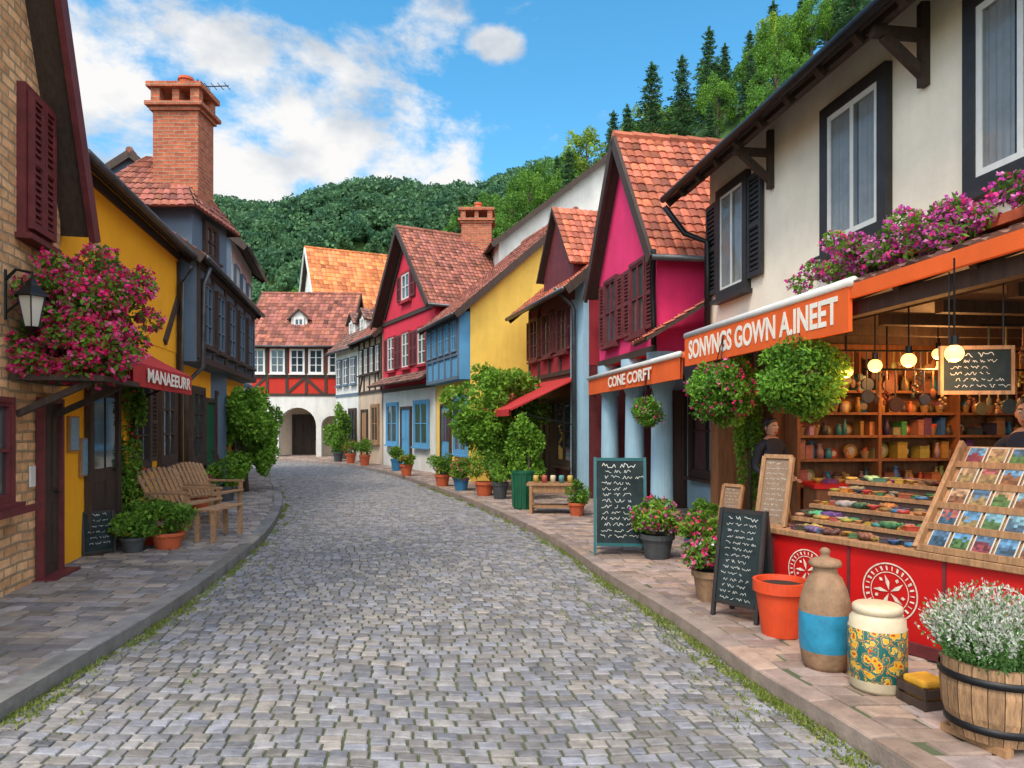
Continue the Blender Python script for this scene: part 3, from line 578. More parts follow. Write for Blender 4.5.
# R4 yellow with blue front
T,f=house('house','pale yellow gabled house with blue timber street front',(-1.14,19.1),(-2.42,22.35),-1,6.2,5.0,7.7,[M['blue'],M['yellowP']],M['tileB'],ov=.5,ovs=.25,gm=M['yellowP'])
mb=MB(); mb.box(f,.02,f.L-.02,.002,.3,2.9,4.75); ob('upper_bay',mb,M['blue'],T)
timber(T,f,[(.05,2.95,f.L,2.95),(.05,4.65,f.L,4.65),(.05,3.6,f.L,3.6)]+[(.08+i*.66,2.95,.08+i*.66,4.65) for i in range(6)],w0=.3,m=M['slate'],wd=.09)
for i in range(5): window(T,f,.41+i*.66,3.7,.42,.8,M['slate'],w0=.3,sash=M['blue'],cas=.04,sill=False)
window(T,f,.8,.9,1.1,1.5,M['blue']); door(T,f,2.3,.9,2.1,M['blue'],glass=True)
# white gable behind
T,f=house('house','tall white gabled house rising behind the yellow one',(-.45,24.2),(-1.9,31),-1,8,8.0,11.2,M['white'],M['tileD'],ov=.3,ovs=.3,backt=False,th=.35,tw=.3,gutter=False)
# R3 dark red
T,f=house('house','dark red boarded house with orange tile roof and cross gable',(1.6,14.6),(.48,18.55),-1,5,4.85,6.95,M['dred'],M['tileO'],ov=.55,ovs=.15,gm=M['woodM'])
timber(T,f,[(0,2.85,f.L,2.85),(0,4.65,f.L,4.65)]+[(.9+i*.8,2.85,.9+i*.8,4.65) for i in range(5)],wd=.1)
mb=MB(); mb.box(f,-.02,.75,.003,.12,.1,4.7); ob('pilaster',mb,M['lblue'],T)
for u in (1.5,2.6,3.6): window(T,f,u,3.35,.55,1.0,M['woodM'],shut=M['woodM'],cas=.06,mr=2)
dormer(T,f,1.5,2.0,5.25,6.55,.15,-2.4,M['woodM'],M['tileO'],win=False)
awning(T,f,.45,3.9,2.72,1.98,1.6,M['canvasR'],val=.14)
window(T,f,1.4,.8,1.1,1.4,M['wood']); door(T,f,2.4,.8,2.05,M['wood']); window(T,f,3.35,.8,.9,1.4,M['wood'])
mb=MB(); mb.tube([f.p(.35,.62,4.55),f.p(.35,.25,4.2),f.p(.35,.2,4.1),f.p(.35,.2,.2)],.05,8); ob('downpipe',mb,M['zinc'],T,smooth=True)
# R2 pink
T,f=house('gabled_house','magenta house with steep orange roof and pale columns',(2.28,11.0),(1.75,14.0),-1,4.2,4.55,6.7,M['pink'],M['tileO'],'across',zf=2.8,ov=.22,ovs=.28,ground=False)
mb=MB(); mb.box(f,.01,f.L-.01,-4.2,-1.3,0,2.8); ob('ground_floor_wall',mb,M['lblue'],T)
for u in (.75,2.2): window(T,f,u,3.2,.62,1.15,M['woodM'],shut=M['woodM'],cas=.06,mr=1)
window(T,f,.9,.8,1.2,1.5,M['wood'],w0=-1.3); door(T,f,2.3,.85,2.1,M['wood'],w0=-1.3)
for u in (.1,1.35,2.75):
    c=f.p(u,-.12,0); mb=MB(); mb.lathe(c.x,c.y,[(.24,.1),(.24,.24),(.19,.3),(.18,.35),(.16,2.2),(.18,2.25),(.23,2.38),(.23,2.5),(.24,2.5),(.24,2.8)],24); ob('column',mb,M['lblue'],T,smooth=False)
mb=MB(); q=[Vector((1.95,10.2,2.92)),Vector((1.9,11.0,2.92)),Vector((3.0,11.0,3.55)),Vector((3.0,10.2,3.55))]; tiles(mb,*q,.15,.18); slab(mb,*q,.05); ob('pent_roof',mb,[M['tileO'],M['wood']],T)
timber(T,f,[(0,2.85,f.L,2.85)],w0=.01); mb=MB(); mb.tube([f.p(-.36,.2,4.3),f.p(-.1,.12,4.0),f.p(-.06,.08,3.3),f.p(-.06,.08,2.9)],.045,8); ob('downpipe',mb,M['iron'],T,smooth=True)
fa=Fr((3.5-.136*9.25,9.25),(1.58,14.3),-1); a=awning(T,fa,0,fa.L,2.62,2.56,.12,M['orange'],val=.3,roll=True,w0=-.1)
mb=MB(); e0,e1,r1,r0=fa.p(0,-.1,2.62),fa.p(fa.L,-.1,2.62),fa.p(fa.L,-.75,2.85),fa.p(0,-.85,2.85); slab(mb,e0,e1,r1,r0,.04,0); ob('awning_top',mb,M['orange'],a); textob(a,'lettering','CONE CORFT',fa.p(2.3,.045,2.41),fa.right(),.25,2.4)
# R1 cream house
T,f=house('cream_house','cream plastered house with black windows and open stall front',(3.95,2.6),(2.9,10.26),-1,7,5.46,8.6,M['cream'],M['tileB'],ov=.55,ovs=.3,zf=2.75,ground=False,gutm=M['iron'],backt=False)
U=f.uy
mb=MB(); mb.box(f,0,f.L,-7,-3.4,0,2.74); mb.box(f,U(8.45),f.L,-3.4,-.9,0,2.74); mb.box(f,U(8.45),U(8.95),-.9,-.01,0,2.74); mb.box(f,U(10.0),f.L,-.9,-.01,0,2.74); ob('ground_floor_wall',mb,M['warmwall'],T)
mb=MB(); mb.box(f,0,U(8.45),-3.4,.0,.102,.125); ob('shop_floor',mb,M['slabR'],T)
mb=MB(); mb.box(f,0.01,U(8.44),-3.39,-.02,2.68,2.735); 
for i in range(8): mb.box(f,.3+i*.72,.4+i*.72,-3.38,-.03,2.58,2.68)
ob('ceiling',mb,M['wood'],T)
mb=MB(); mb.box(f,U(8.95),U(10.0),-.5,-.45,.7,2.5); ob('window',mb,M['clear'],T)
for Y,w,sd in ((6.84,.8,None),(9.45,.68,(-1,1)),(4.93,.78,None)): window(T,f,U(Y),3.52,w,1.3,M['black'],sash=M['whitep'],mc=1,mr=0,cas=.12,curt=True,shut=M['black'] if sd else None,sides=sd or ())
for i in range(14):
    mb=MB(); u=.1+i*(f.L)/13.5; s=(8.6-5.46)/3.5; mb.beam(f.p(u,-.02,5.44),f.p(u,.52,5.44-.54*s+.01),.08,.12); ob('rafter',mb,M['wood'],T)
for Y in (8.45,5.9,3.6): mb=MB(); u=U(Y); mb.beam(f.p(u,.04,4.6),f.p(u,.4,4.9),.07,.07); mb.beam(f.p(u,.03,4.5),f.p(u,.03,5.2),.08,.07); mb.beam(f.p(u,.0,4.93),f.p(u,.5,4.93),.08,.08); ob('eave_bracket',mb,M['wood'],T)
mb=MB(); mb.beam(f.p(0,.42,5.02),f.p(f.L,.42,5.02),.08,.08); ob('purlin',mb,M['wood'],T)
mb=MB(); mb.tube([f.p(f.L+.25,.6,4.9),f.p(f.L+.2,.3,4.5),f.p(f.L-.1,.08,4.3),f.p(f.L-.1,.08,3.0)],.045,8); ob('downpipe',mb,M['iron'],T,smooth=True)
# canopy
mb=MB(); e0,e1,r1,r0=f.p(-.3,.8,2.76),f.p(U(9.1),.8,2.76),f.p(U(9.1),0,3.06),f.p(-.3,0,3.06); slab(mb,e0,e1,r1,r0,.05,1); tiles(mb,e0,e1,r1,r0,.15,.2); can=ob('canopy',mb,[M['tileD'],M['wood']],T)
for i in range(10): mb=MB(); u=-.2+i*(U(9.1)+.2)/9.3; mb.beam(f.p(u,.02,2.96),f.p(u,.76,2.68),.06,.09); ob('canopy_rafter',mb,M['wood'],can)
mb=MB(); mb.beam(f.p(-.3,.68,2.6),f.p(U(9.1),.68,2.6),.1,.12); ob('canopy_beam',mb,M['wood'],can)
mb=MB(); mb.box(f,-.3,U(5.7),.8,.84,2.66,2.77); ob('fascia',mb,M['orange'],can)
mb=MB(); mb.box(f,U(5.7),U(9.1),.815,.85,2.40,2.76); ob('valance',mb,M['orange'],can); mb=MB(); mb.tube([f.p(U(5.65),.83,2.79),f.p(U(9.1),.83,2.79)],.04,10); ob('awning_tube',mb,M['whitep'],can,smooth=True)
textob(can,'lettering','SONVNGS GOWN A.INEET',f.p(U(7.4),.854,2.58),f.right(),.31,3.15)
# flower box
T=thing('flower_box','long planter of purple flowers on the shop canopy','plant',tuple(f.p(U(5.4),.3,3.0))); mb=MB(); mb.box(f,U(4.0),U(6.4),.2,.4,2.99,3.06); ob('planter',mb,M['terra'],T)
rs=np.random.RandomState(4); cl=[]
for i in range(44): p=f.p(U(3.9)+rs.rand()*2.85,.5+rs.randn()*.14,2.93+rs.rand()*.25); cl.append((*p,.11,.11,.09))
V,c=clumps(cl,4800,.055,.024,G_D,G_L,31); quads('foliage',V,c,M['leaf'],T); V,c=flowers(cl,2000,.032,PURP+PINK[1:2],32,.8); quads('flower_cluster',V,c,M['petal'],T)
def hbasket(x,y,z,r,ztop,label,pal=None,n=5200):
    T=thing('hanging_basket',label,'plant',(x,y,z)); mb=MB(); mb.lathe(x,y,[(.02,z-.12),(r*.45,z-.08),(r*.6,z+.05)],16); ob('basket',mb,M['wood'],T)
    for a in (0,2.1,4.2): mb=MB(); mb.tube([(x+r*.5*math.cos(a),y+r*.5*math.sin(a),z+.05),(x,y,ztop)],.006,4); ob('chain',mb,M['iron'],T)
    rs=np.random.RandomState(int(x*100)%999); cl=sub((x,y,z),(r,r,r*.98),64,.26,rs,.8)+[(x,y,z,r*.75,r*.75,r*.75)]; V,c=clumps(cl,n,.048,.025,(.04,.12,.014),(.22,.46,.05),int(y*10)); quads('foliage',V,c,M['leaf'],T)
    if pal: V,c=flowers(cl,int(n/28),.036,pal,3); quads('flower_cluster',V,c,M['petal'],T)
hbasket(2.37,7.85,2.03,.41,2.65,'round leafy hanging basket with few pink flowers',PINK,9500); hbasket(2.62,6.35,2.08,.4,2.65,'round leafy hanging basket of plain green',None,9000)
hbasket(2.05,10.6,1.85,.26,2.5,'hanging basket with pink and white flowers',PINK+WHT,2600)
# ---------------- stall
S=Fr((2.12,5.7),(3.45,3.3),1); T=thing('market_stall','bright red painted stall counter with white round emblems','stall',tuple(S.p(1.3,-.5,PZ)))
mb=MB(); mb.box(S,0,S.L,-1.2,0,PZ+.02,.77); ob('counter',mb,M['redp'],T); mb=MB(); mb.box(S,-.04,S.L,-1.24,.04,.775,.82); ob('counter_top',mb,M['woodN'],T,bevel=.006)
steps=[(-.42,-.2,.9),(-.66,-.42,.99),(-.9,-.66,1.08),(-1.18,-.9,1.17)]
for a_,b_,zt in steps: mb=MB(); mb.box(S,.05,1.9,a_,b_,.82,zt-.03); mb.box(S,.03,1.92,a_,b_+.01,zt-.03,zt,1); ob('display_step',mb,[M['wood'],M['woodN']],T)
mb=MB()
for u in [i*.68 for i in range(5)]: mb.box(S,u,u+.02,.001,.012,PZ+.03,.765)
mb.box(S,0,S.L,.001,.03,PZ+.02,PZ+.1); ob('panel_trim',mb,M['woodM'],T)
for k,(u,zc,r) in enumerate(((.33,.52,.17),(1.0,.5,.2),(1.72,.48,.2))):
    mb=MB(); n=36
    for a0,a1 in ((r*.95,r),(r*.66,r*.69)):
        for i in range(n):
            t0,t1=2*math.pi*i/n,2*math.pi*(i+.98)/n; mb.add([S.p(u+a*math.cos(t),.006,zc+a*math.sin(t)) for a,t in ((a0,t0),(a1,t0),(a1,t1),(a0,t1))],[(0,1,2,3)])
    for i in range(26):
        t0=2*math.pi*i/26; dd=.03+.03*(i%3)/2; mb.add([S.p(u+a*math.cos(t0+d),.006,zc+a*math.sin(t0+d)) for a,d in ((r*.74,-dd),(r*.89,-dd*.6),(r*.89,dd),(r*.74,dd*.5))],[(0,1,2,3)])
    for i in range(5):
        t0=math.pi/2+2*math.pi*i/5+.2; mb.add([S.p(u+a*math.cos(t0+d),.006,zc+a*math.sin(t0+d)) for a,d in ((.01,0),(r*.35,-.2),(r*.6,.1),(r*.3,.22))],[(0,1,2,3)])
        mb.add([S.p(u+a*math.cos(t0+d),.006,zc+a*math.sin(t0+d)) for a,d in ((r*.42,.4),(r*.52,.35),(r*.58,.5),(r*.48,.6))],[(0,1,2,3)])
    ob('emblem',mb,M['emblem'],T)
# goods
rg=random.Random(21)
CL=[(.5,.07,.05),(.04,.2,.34),(.5,.3,.06),(.06,.22,.1),(.4,.17,.06),(.5,.44,.36),(.2,.08,.24),(.06,.06,.08),(.06,.3,.32),(.3,.13,.05),(.1,.05,.03),(.45,.3,.18)]
def goods(kind,p,s,c,yaw):
    x,y,z=p; mb=MB(); f=Fr((x,y),yaw=yaw)
    if kind=='bracelet':
        n=14; mb.tube([(x+s*math.cos(2*math.pi*i/n),y+s*math.sin(2*math.pi*i/n),z+.012) for i in range(n+1)],.012,6,0,c); return ob('bracelet',mb,M['paintA'],loc=p,label='coloured bracelet lying on the stall counter',cat='bracelet',group='trinkets on the stall counter',smooth=True)
    if kind=='bowl':
        mb.lathe(x,y,[(.3*s,z),(.4*s,z+.01),(s,z+s*.7),(.93*s,z+s*.7),(.3*s,z+.02),(.001,z+.02)],14,0,c); return ob('bowl',mb,M['paintA'],loc=p,label='small painted bowl on the stall counter',cat='bowl',group='bowls on the stall counter',smooth=True)
    if kind=='scarf':
        n=8
        for k in range(3): mb.tube([f.p(-s+2*s*i/n,(k-1)*.03,z+.02+.008*math.sin(i*1.3+k)) for i in range(n+1)],.022,7,0,tuple(q*(.8+.2*k) for q in c))
        return ob('rolled_scarf',mb,M['paintA'],loc=p,label='rolled coloured scarf on the stall counter',cat='scarf',group='rolled scarves on the stall counter',smooth=True)
    mb.box(f,-s,s,-s*.7,s*.7,z,z+s*.5,0,c); mb.box(f,-s*1.04,s*1.04,-s*.74,s*.74,z+s*.5,z+s*.68,0,tuple(q*.8 for q in c)); mb.ball((x,y,z+s*.72),s*.12,0,c,6); return ob('trinket_box',mb,M['paintA'],loc=p,label='small lidded trinket box on the stall counter',cat='box',group='boxes on the stall counter')
for lv,(a_,b_,zt) in enumerate([(-.18,.0,.822)]+steps):
    u=.06
    while u<(1.15 if lv==0 else 1.22 if lv<3 else 1.85):
        for w in (b_-.06,a_+.06):
            k=rg.choice(['bracelet','bowl','bracelet','scarf','box','box','bowl']); sz=rg.uniform(.03,.05) if k!='scarf' else rg.uniform(.045,.08)
            goods(k,tuple(S.p(u+rg.uniform(-.03,.03),w+rg.uniform(-.015,.015),zt+.002)),sz,tuple(q*rg.uniform(.5,1.1) for q in rg.choice(CL)),rg.uniform(0,3.1))
        u+=.085
# card rack
u0,u1=1.2,2.2; w_a,w_b=.0,-.55; z_a,z_b=.83,1.5; T=thing('display_rack','slanted wooden rack holding rows of colourful cards','display rack',tuple(S.p(1.7,-.3,.82)))
mb=MB(); V=[S.p(u,w,z) for u in (u0,u1) for w,z in ((w_a,z_a),(w_b,z_b),(w_b-.05,z_b),(w_b-.05,z_a))]; mb.add(V,[(0,1,2,3),(7,6,5,4),(0,4,5,1),(1,5,6,2),(2,6,7,3),(3,7,4,0)]); ob('back_panel',mb,M['woodN'],T)
rows=5; mb=MB()
for k in range(rows):
    t=k/rows; w=w_a+(w_b-w_a)*t; z=z_a+(z_b-z_a)*t; mb.box(S,u0,u1,w-.0,w+.035,z-.005,z+.035)
mb.beam(S.p(u0,w_a+.02,z_a),S.p(u0,w_b+.02,z_b+.02),.03,.07); ob('ledge',mb,M['woodN'],T)
dn=Vector((S.N[0]*.76,S.N[1]*.76,.64)).normalized()
for k in range(rows):
    n=7
    for i in range(n):
        t=(k+.06)/rows; t2=(k+.9)/rows; ua=u0+.05+(u1-u0-.06)*i/n; ub=ua+.118; P_=lambda x,y,o:S.p(ua+(ub-ua)*x,w_a+(w_b-w_a)*(t+(t2-t)*y),z_a+(z_b-z_a)*(t+(t2-t)*y))+dn*o
        mb=MB(); mb.add([P_(x,y,o) for o in (.012,.017) for x,y in ((0,0),(1,0),(1,1),(0,1))],[(0,1,5,4),(1,2,6,5),(2,3,7,6),(3,0,4,7),(4,5,6,7),(3,2,1,0)],0,(.5,.47,.4))
        sk=rg.choice([(.08,.2,.34),(.32,.2,.11),(.24,.07,.06),(.06,.12,.2),(.36,.33,.28),(.11,.24,.3)]); gd=rg.choice([(.05,.11,.03),(.14,.06,.025),(.03,.07,.11),(.2,.14,.055),(.16,.03,.04)])
        for a in range(5):
            for b in range(6):
                hz=rg.uniform(1.8,4.2); c=gd if b<hz else sk; g_=rg.uniform(.5,1.6); c=tuple(min(.8,q*g_) for q in c); x0,x1=.07+.172*a,.07+.172*(a+1); y0,y1=.07+.1433*b,.07+.1433*(b+1); mb.add([P_(x0,y0,.0185),P_(x1,y0,.0185),P_(x1,y1,.0185),P_(x0,y1,.0185)],[(0,1,2,3)],0,c)
        ob('greeting_card',mb,M['paintA'],loc=tuple(P_(.5,.5,.012)),label='colourful printed card standing on the slanted rack',cat='card',group='cards on the display rack')
# shop interior
fE=Fr(tuple(f.p(U(8.42),-.15,0))[:2],tuple(f.p(U(8.42),-3.3,0))[:2],1)
if fE.N[1]>0: fE=Fr(fE.A,tuple(f.p(U(8.42),-3.3,0))[:2],-1)
T=thing('wall_shelf','wooden wall shelving crowded with jars in the shop','shelf',tuple(fE.p(1.5,.15,PZ)))
SH=(.95,1.25,1.53,1.8,2.06)
for z in SH: mb=MB(); mb.box(fE,0,3.1,.01,.28,z-.03,z); ob('shelf_board',mb,M['warmwall'],T)
for u in (0,1.03,2.06,3.1): mb=MB(); mb.box(fE,u-.02,u+.02,.01,.29,.12,2.45); ob('upright',mb,M['warmwall'],T)
for z in SH:
    u=.06
    while u<3.0:
        k=rg.random(); c=tuple(q*rg.uniform(.5,1.2) for q in rg.choice(CL+[(.5,.25,.08),(.55,.3,.1),(.4,.2,.08)])); mb=MB()
        if k<.35:
            r=rg.uniform(.025,.05); hh=rg.uniform(.1,.22); p=fE.p(u+r,.1+rg.random()*.1,z+.001)
            mb.lathe(p.x,p.y,[(.001,0),(r,.0),(r*1.05,hh*.5),(r*.6,hh*.8),(r*.6,hh*.88),(r*.75,hh*.9),(r*.75,hh),(.001,hh)],10,0,c,z=p.z); ob('jar',mb,M['paintA'],loc=tuple(p),label='glazed jar on a wooden shop shelf',cat='jar',group='jars on the shop shelves',smooth=True); u+=2*r
        elif k<.7:
            w=rg.uniform(.04,.13); hh=rg.uniform(.08,.23); p=fE.p(u,.0,z+.001); mb.box(fE,u,u+w,.06,.22,z+.001,z+hh*.8,0,c); mb.box(fE,u-.003,u+w+.003,.057,.223,z+hh*.8,z+hh,0,tuple(q*.7 for q in c)); ob('gift_box',mb,M['paintA'],loc=tuple(p),label='lidded gift box on a wooden shop shelf',cat='box',group='boxes on the shop shelves'); u+=w
        elif k<.85:
            r=rg.uniform(.05,.09); p=fE.p(u+r,.06,z+r); n=16; V=[p+Vector((fE.D[0]*r*math.cos(6.283*j/n),fE.D[1]*r*math.cos(6.283*j/n),r*math.sin(6.283*j/n)))+Vector((fE.N[0],fE.N[1],0))*e for e in (0,.02) for j in range(n)]; mb.add(V,[tuple(range(n)),tuple(range(n,2*n))]+[(j,(j+1)%n,n+(j+1)%n,n+j) for j in range(n)],0,c)
            V=[p+Vector((fE.D[0]*r*.6*math.cos(6.283*j/n),fE.D[1]*r*.6*math.cos(6.283*j/n),r*.6*math.sin(6.283*j/n)))+Vector((fE.N[0],fE.N[1],0))*.023 for j in range(n)]; mb.add(V,[tuple(range(n))],0,(.6,.5,.35)); ob('plate',mb,M['paintA'],loc=tuple(p),label='decorated plate standing on a shop shelf',cat='plate',group='plates on the shop shelves'); u+=2*r
        else:
            r=.05; p=fE.p(u+r,.14,z+.001); mb.lathe(p.x,p.y,[(.001,0),(r*.7,0),(r*1.1,.09),(r,.09),(r*.6,.02)],12,0,(.3,.17,.07),z=p.z)
            for j in range(5): mb.ball((p.x+rg.uniform(-.03,.03),p.y+rg.uniform(-.03,.03),p.z+.09+rg.random()*.03),.022,0,c,7)
            ob('basket',mb,M['paintA'],loc=tuple(p),label='small basket of trinkets on a shop shelf',cat='basket',group='baskets on the shop shelves'); u+=2*r
        u+=rg.uniform(.002,.02)
for rk,(Ya,wa,wb,zz,nn) in enumerate(((7.5,-.05,-2.6,2.45,34),(6.9,-.1,-2.6,2.2,26),(5.9,-.5,-2.6,2.5,14))):
    T=thing('hanging_rail','iron rail under the ceiling for hanging pans','rail',tuple(f.p(U(Ya),-.4,zz))); mb=MB(); ra_,rb_=f.p(U(Ya),wa,zz),f.p(U(Ya-.2),wb,zz); mb.tube([ra_,rb_],.012,6); ob('bar',mb,M['iron'],T)
    for tt in (.1,.9): mb=MB(); p=ra_.lerp(rb_,tt); mb.tube([p,p+Vector((0,0,2.69-zz))],.008,5); ob('bar_support',mb,M['iron'],T)
    for i in range(nn):
        p=ra_.lerp(rb_,(i+.5)/nn); L_=rg.uniform(.1,.34); mb=MB(); c=tuple(q*rg.uniform(.5,1) for q in rg.choice([(.3,.12,.05),(.35,.2,.08),(.12,.1,.09),(.4,.28,.15),(.15,.05,.03),(.1,.1,.12)])); dr=(rb_-ra_).normalized()
        mb.tube([p,p-Vector((0,0,L_))],.008,5,0,c)
        if i%3==0:
            r=rg.uniform(.04,.075); n=14; ctr=p-Vector((0,0,L_+r)); V=[ctr+dr*r*math.cos(2*math.pi*j/n)+Vector((0,0,r*math.sin(2*math.pi*j/n)))+Vector((0,-.03*e,0)) for e in (0,1) for j in range(n)]
            mb.add(V,[tuple(range(n)),tuple(range(n,2*n))]+[(j,(j+1)%n,n+(j+1)%n,n+j) for j in range(n)],0,c); ob('hanging_pan',mb,M['paintA'],loc=tuple(p),label='small pan hanging from a rail in the shop',cat='pan',group='pans hanging in the shop')
        elif i%3==1:
            mb.ball(tuple(p-Vector((0,0,L_+.04))),.03,0,c,8,sy=.4,sz=1.7); ob('hanging_spoon',mb,M['paintA'],loc=tuple(p),label='wooden spoon hanging from a rail in the shop',cat='spoon',group='spoons hanging in the shop')
        else:
            for j in range(7): t_=j/6; mb.ball(tuple(p-Vector((0,0,L_-.02+t_*.12))+dr*.03*math.sin(j*2)),.018,0,tuple(q*(1+.3*(j%2)) for q in c),6)
            ob('bead_string',mb,M['paintA'],loc=tuple(p),label='string of beads hanging from a rail in the shop',cat='beads',group='bead strings hanging in the shop')
g=Fr((3.2,7.35),(5.4,7.0),1); T=thing('shop_counter','red brown wooden counter inside the shop','counter',tuple(g.p(1.1,-.3,PZ))); mb=MB(); mb.box(g,0,2.2,-.55,0,.13,.98); ob('counter_body',mb,M['warmwall'],T); mb=MB(); mb.box(g,-.03,2.23,-.58,.03,.98,1.02); ob('counter_top',mb,M['redp'],T)
for i in range(20):
    p=g.p(.1+i*.105,-.12-.3*rg.random(),1.021); goods(rg.choice(['bowl','box']),tuple(p),rg.uniform(.05,.08),rg.choice(CL),rg.uniform(0,3))
for k,(x,y,z) in enumerate(((3.01,6.3,2.13),(3.06,5.9,2.15),(3.06,5.4,2.15),(2.78,4.4,2.1),(4.2,6.9,2.35),(4.7,7.7,2.3))):
    T=thing('hanging_lamp','lit round bulb hanging on a cord in the stall','lamp',(x,y,z),'bulbs hanging in the stall'); mb=MB(); mb.ball((x,y,z),.055,0,n=14); b=ob('bulb',mb,M['bulb'],T,smooth=True); mb=MB(); mb.tube([(x,y,z+.09),(x,y,2.7)],.006,5); mb.tube([(x,y,z+.05),(x,y,z+.11)],.024,8); ob('cord',mb,M['iron'],T)
    l=bpy.data.lights.new('bulb_light','POINT'); l.energy=(12 if k<4 else 42); l.color=(1,.46,.14); l.shadow_soft_size=.06; lo=bpy.data.objects.new('bulb_light',l); COL.objects.link(lo); lo.parent=T; lo.location=(0,0,-.09)
# ---------------- chalkboards
def squig(mb,P,r,w,n,lh,m=0,seed=0,sz=.028):
    rr=random.Random(seed)
    for i in range(n):
        y=i*lh; x=rr.uniform(0,w*.15); end=w*rr.uniform(.6,1); s_=sz*(1.5 if i==0 else 1)
        while x<end:
            k=rr.randint(4,11); pts=[(x+j*s_*.3+rr.uniform(-.1,.1)*s_,y+s_*rr.choice([-.5,-.3,-.25,.0,.25,.3])) for j in range(k)]
            for a,b in zip(pts,pts[1:]):
                d=Vector((b[0]-a[0],b[1]-a[1])).normalized()*s_*.055; mb.add([P(a[0]-d.y,a[1]+d.x),P(b[0]-d.y,b[1]+d.x),P(b[0]+d.y,b[1]-d.x),P(a[0]+d.y,a[1]-d.x)],[(0,1,2,3)],m)
            x+=k*s_*.3+s_*.5
def aboard(x,y,yaw,w,h,fm,label,tilt=.16,legs=.12,group='pavement chalkboards',seed=1,lines=8,sz=.035,fw=.045):
    T=thing('chalkboard_sign',label,'sign',(x,y,PZ),group); f=Fr((x,y),yaw=yaw); z0=PZ+.015
    q=lambda u,v,o,sg=1: f.p(u,sg*(tilt*h*(1-v))+o,z0+v*h)
    for sg in (1,-1):
        mb=MB(); z1=legs/h
        V=[q(u,v,o,sg) for o in (0,.02*sg) for u,v in ((-w/2,z1),(w/2,z1),(w/2,1),(-w/2,1))]; mb.add(V,[(0,1,2,3),(4,5,6,7),(0,1,5,4),(1,2,6,5),(2,3,7,6),(3,0,4,7)]); ob('board_panel',mb,M['board'],T); mb=MB()
        for u in (-w/2-.02,w/2+.02): mb.beam(q(u,0,.01*sg,sg),q(u,1.02,.01*sg,sg),fw,fw,up=(f.N[0],f.N[1],0))
        for v in (z1,1.0): mb.beam(q(-w/2,v,.01*sg,sg),q(w/2,v,.01*sg,sg),fw,fw,up=(f.N[0],f.N[1],0))
        ob('board_frame',mb,fm,T)
    mb=MB(); squig(mb,lambda a,b:q(-w*.42+a,.93-b/h,.024),0,w*.84,lines,h*.8/lines,seed=seed,sz=sz); ob('chalk_writing',mb,M['chalk'],T)
aboard(1.3,8.45,-.12,.55,1.12,M['teal'],'tall chalkboard easel with teal frame and chalk menu',seed=3,sz=.045,lines=13,fw=.035)
aboard(1.86,5.62,-.85,.34,.84,M['black'],'black framed sandwich board beside the red stall',seed=5,tilt=.16,lines=14,sz=.026,fw=.03)
aboard(-4.95,8.35,.9,.3,.5,M['black'],'small chalkboard leaning by the yellow house door',seed=6,tilt=.1,lines=6,legs=.03,sz=.025,fw=.03)
def hangboard(x,y,z,yaw,w,h,label):
    T=thing('hanging_chalkboard',label,'sign',(x,y,z)); f=Fr((x,y),yaw=yaw); mb=MB(); mb.box(f,-w/2,w/2,-.01,.01,z-h/2,z+h/2); ob('board_panel',mb,M['board'],T); mb=MB()
    for a in ((-w/2-.02,w/2+.02,z+h/2,z+h/2+.025),(-w/2-.02,w/2+.02,z-h/2-.025,z-h/2),(-w/2-.02,-w/2,z-h/2,z+h/2),(w/2,w/2+.02,z-h/2,z+h/2)): mb.box(f,a[0],a[1],-.015,.018,a[2],a[3])
    ob('board_frame',mb,M['woodN'],T); mb=MB(); squig(mb,lambda a,b:f.p(-w*.45+a,.013,z+h*.36-b),0,w*.9,6,h*.15,seed=9,sz=.024); ob('chalk_writing',mb,M['chalk'],T)
    for u in (-w*.4,w*.4): mb=MB(); mb.tube([f.p(u,0,z+h/2),f.p(u,0,2.66)],.005,4); ob('cord',mb,M['iron'],T)
hangboard(3.05,4.6,2.01,-.1,.42,.27,'chalkboard with white handwriting hanging under the canopy')
def picframe(x,y,z,yaw,w,h,label,tilt=.25,name='framed_menu'):
    T=thing(name,label,'sign',(x,y,z)); f=Fr((x,y),yaw=yaw); q=lambda u,v,o:f.p(u,-v*tilt*h+o,z+v*h); mb=MB()
    mb.add([q(u,v,o) for o in (-.02,0) for u,v in ((-w/2,0),(w/2,0),(w/2,1),(-w/2,1))],[(3,2,1,0),(4,5,6,7),(0,1,5,4),(1,2,6,5),(2,3,7,6),(3,0,4,7)],0,(.26,.17,.11)); ob('panel',mb,M['paintA'],T); mb=MB()
    for a,b in (((-w/2,0),(-w/2,1)),((w/2,0),(w/2,1)),((-w/2,0),(w/2,0)),((-w/2,1),(w/2,1))): mb.beam(q(*a,.0),q(*b,.0),.035,.035,up=(f.N[0],f.N[1],.2))
    mb.beam(q(0,.8,-.03),f.p(0,-tilt*h-.2,z),.03,.03); ob('frame',mb,M['woodN'],T); mb=MB(); squig(mb,lambda a,b:q(-w*.4+a,.9-b/h,.003),0,w*.8,11,h*.075,seed=4,sz=.016); ob('writing',mb,M['chalk'],T)
picframe(2.12,5.75,.825,-.85,.24,.56,'wooden framed menu standing on the stall counter',tilt=.25)
picframe(2.43,7.9,PZ+.38,-.9,.24,.48,'wooden framed picture leaning behind the flower pots')
fr_=Fr((2.45,7.95),yaw=-.3); T=thing('wooden_crate','wooden crate stand behind the flower pots','crate',(2.45,7.95,PZ)); mb=MB()
for i in range(3): mb.box(fr_,-.2,.2,-.16,.16,PZ+.02+i*.12,PZ+.12+i*.12)
ob('crate_slats',mb,M['woodN'],T)
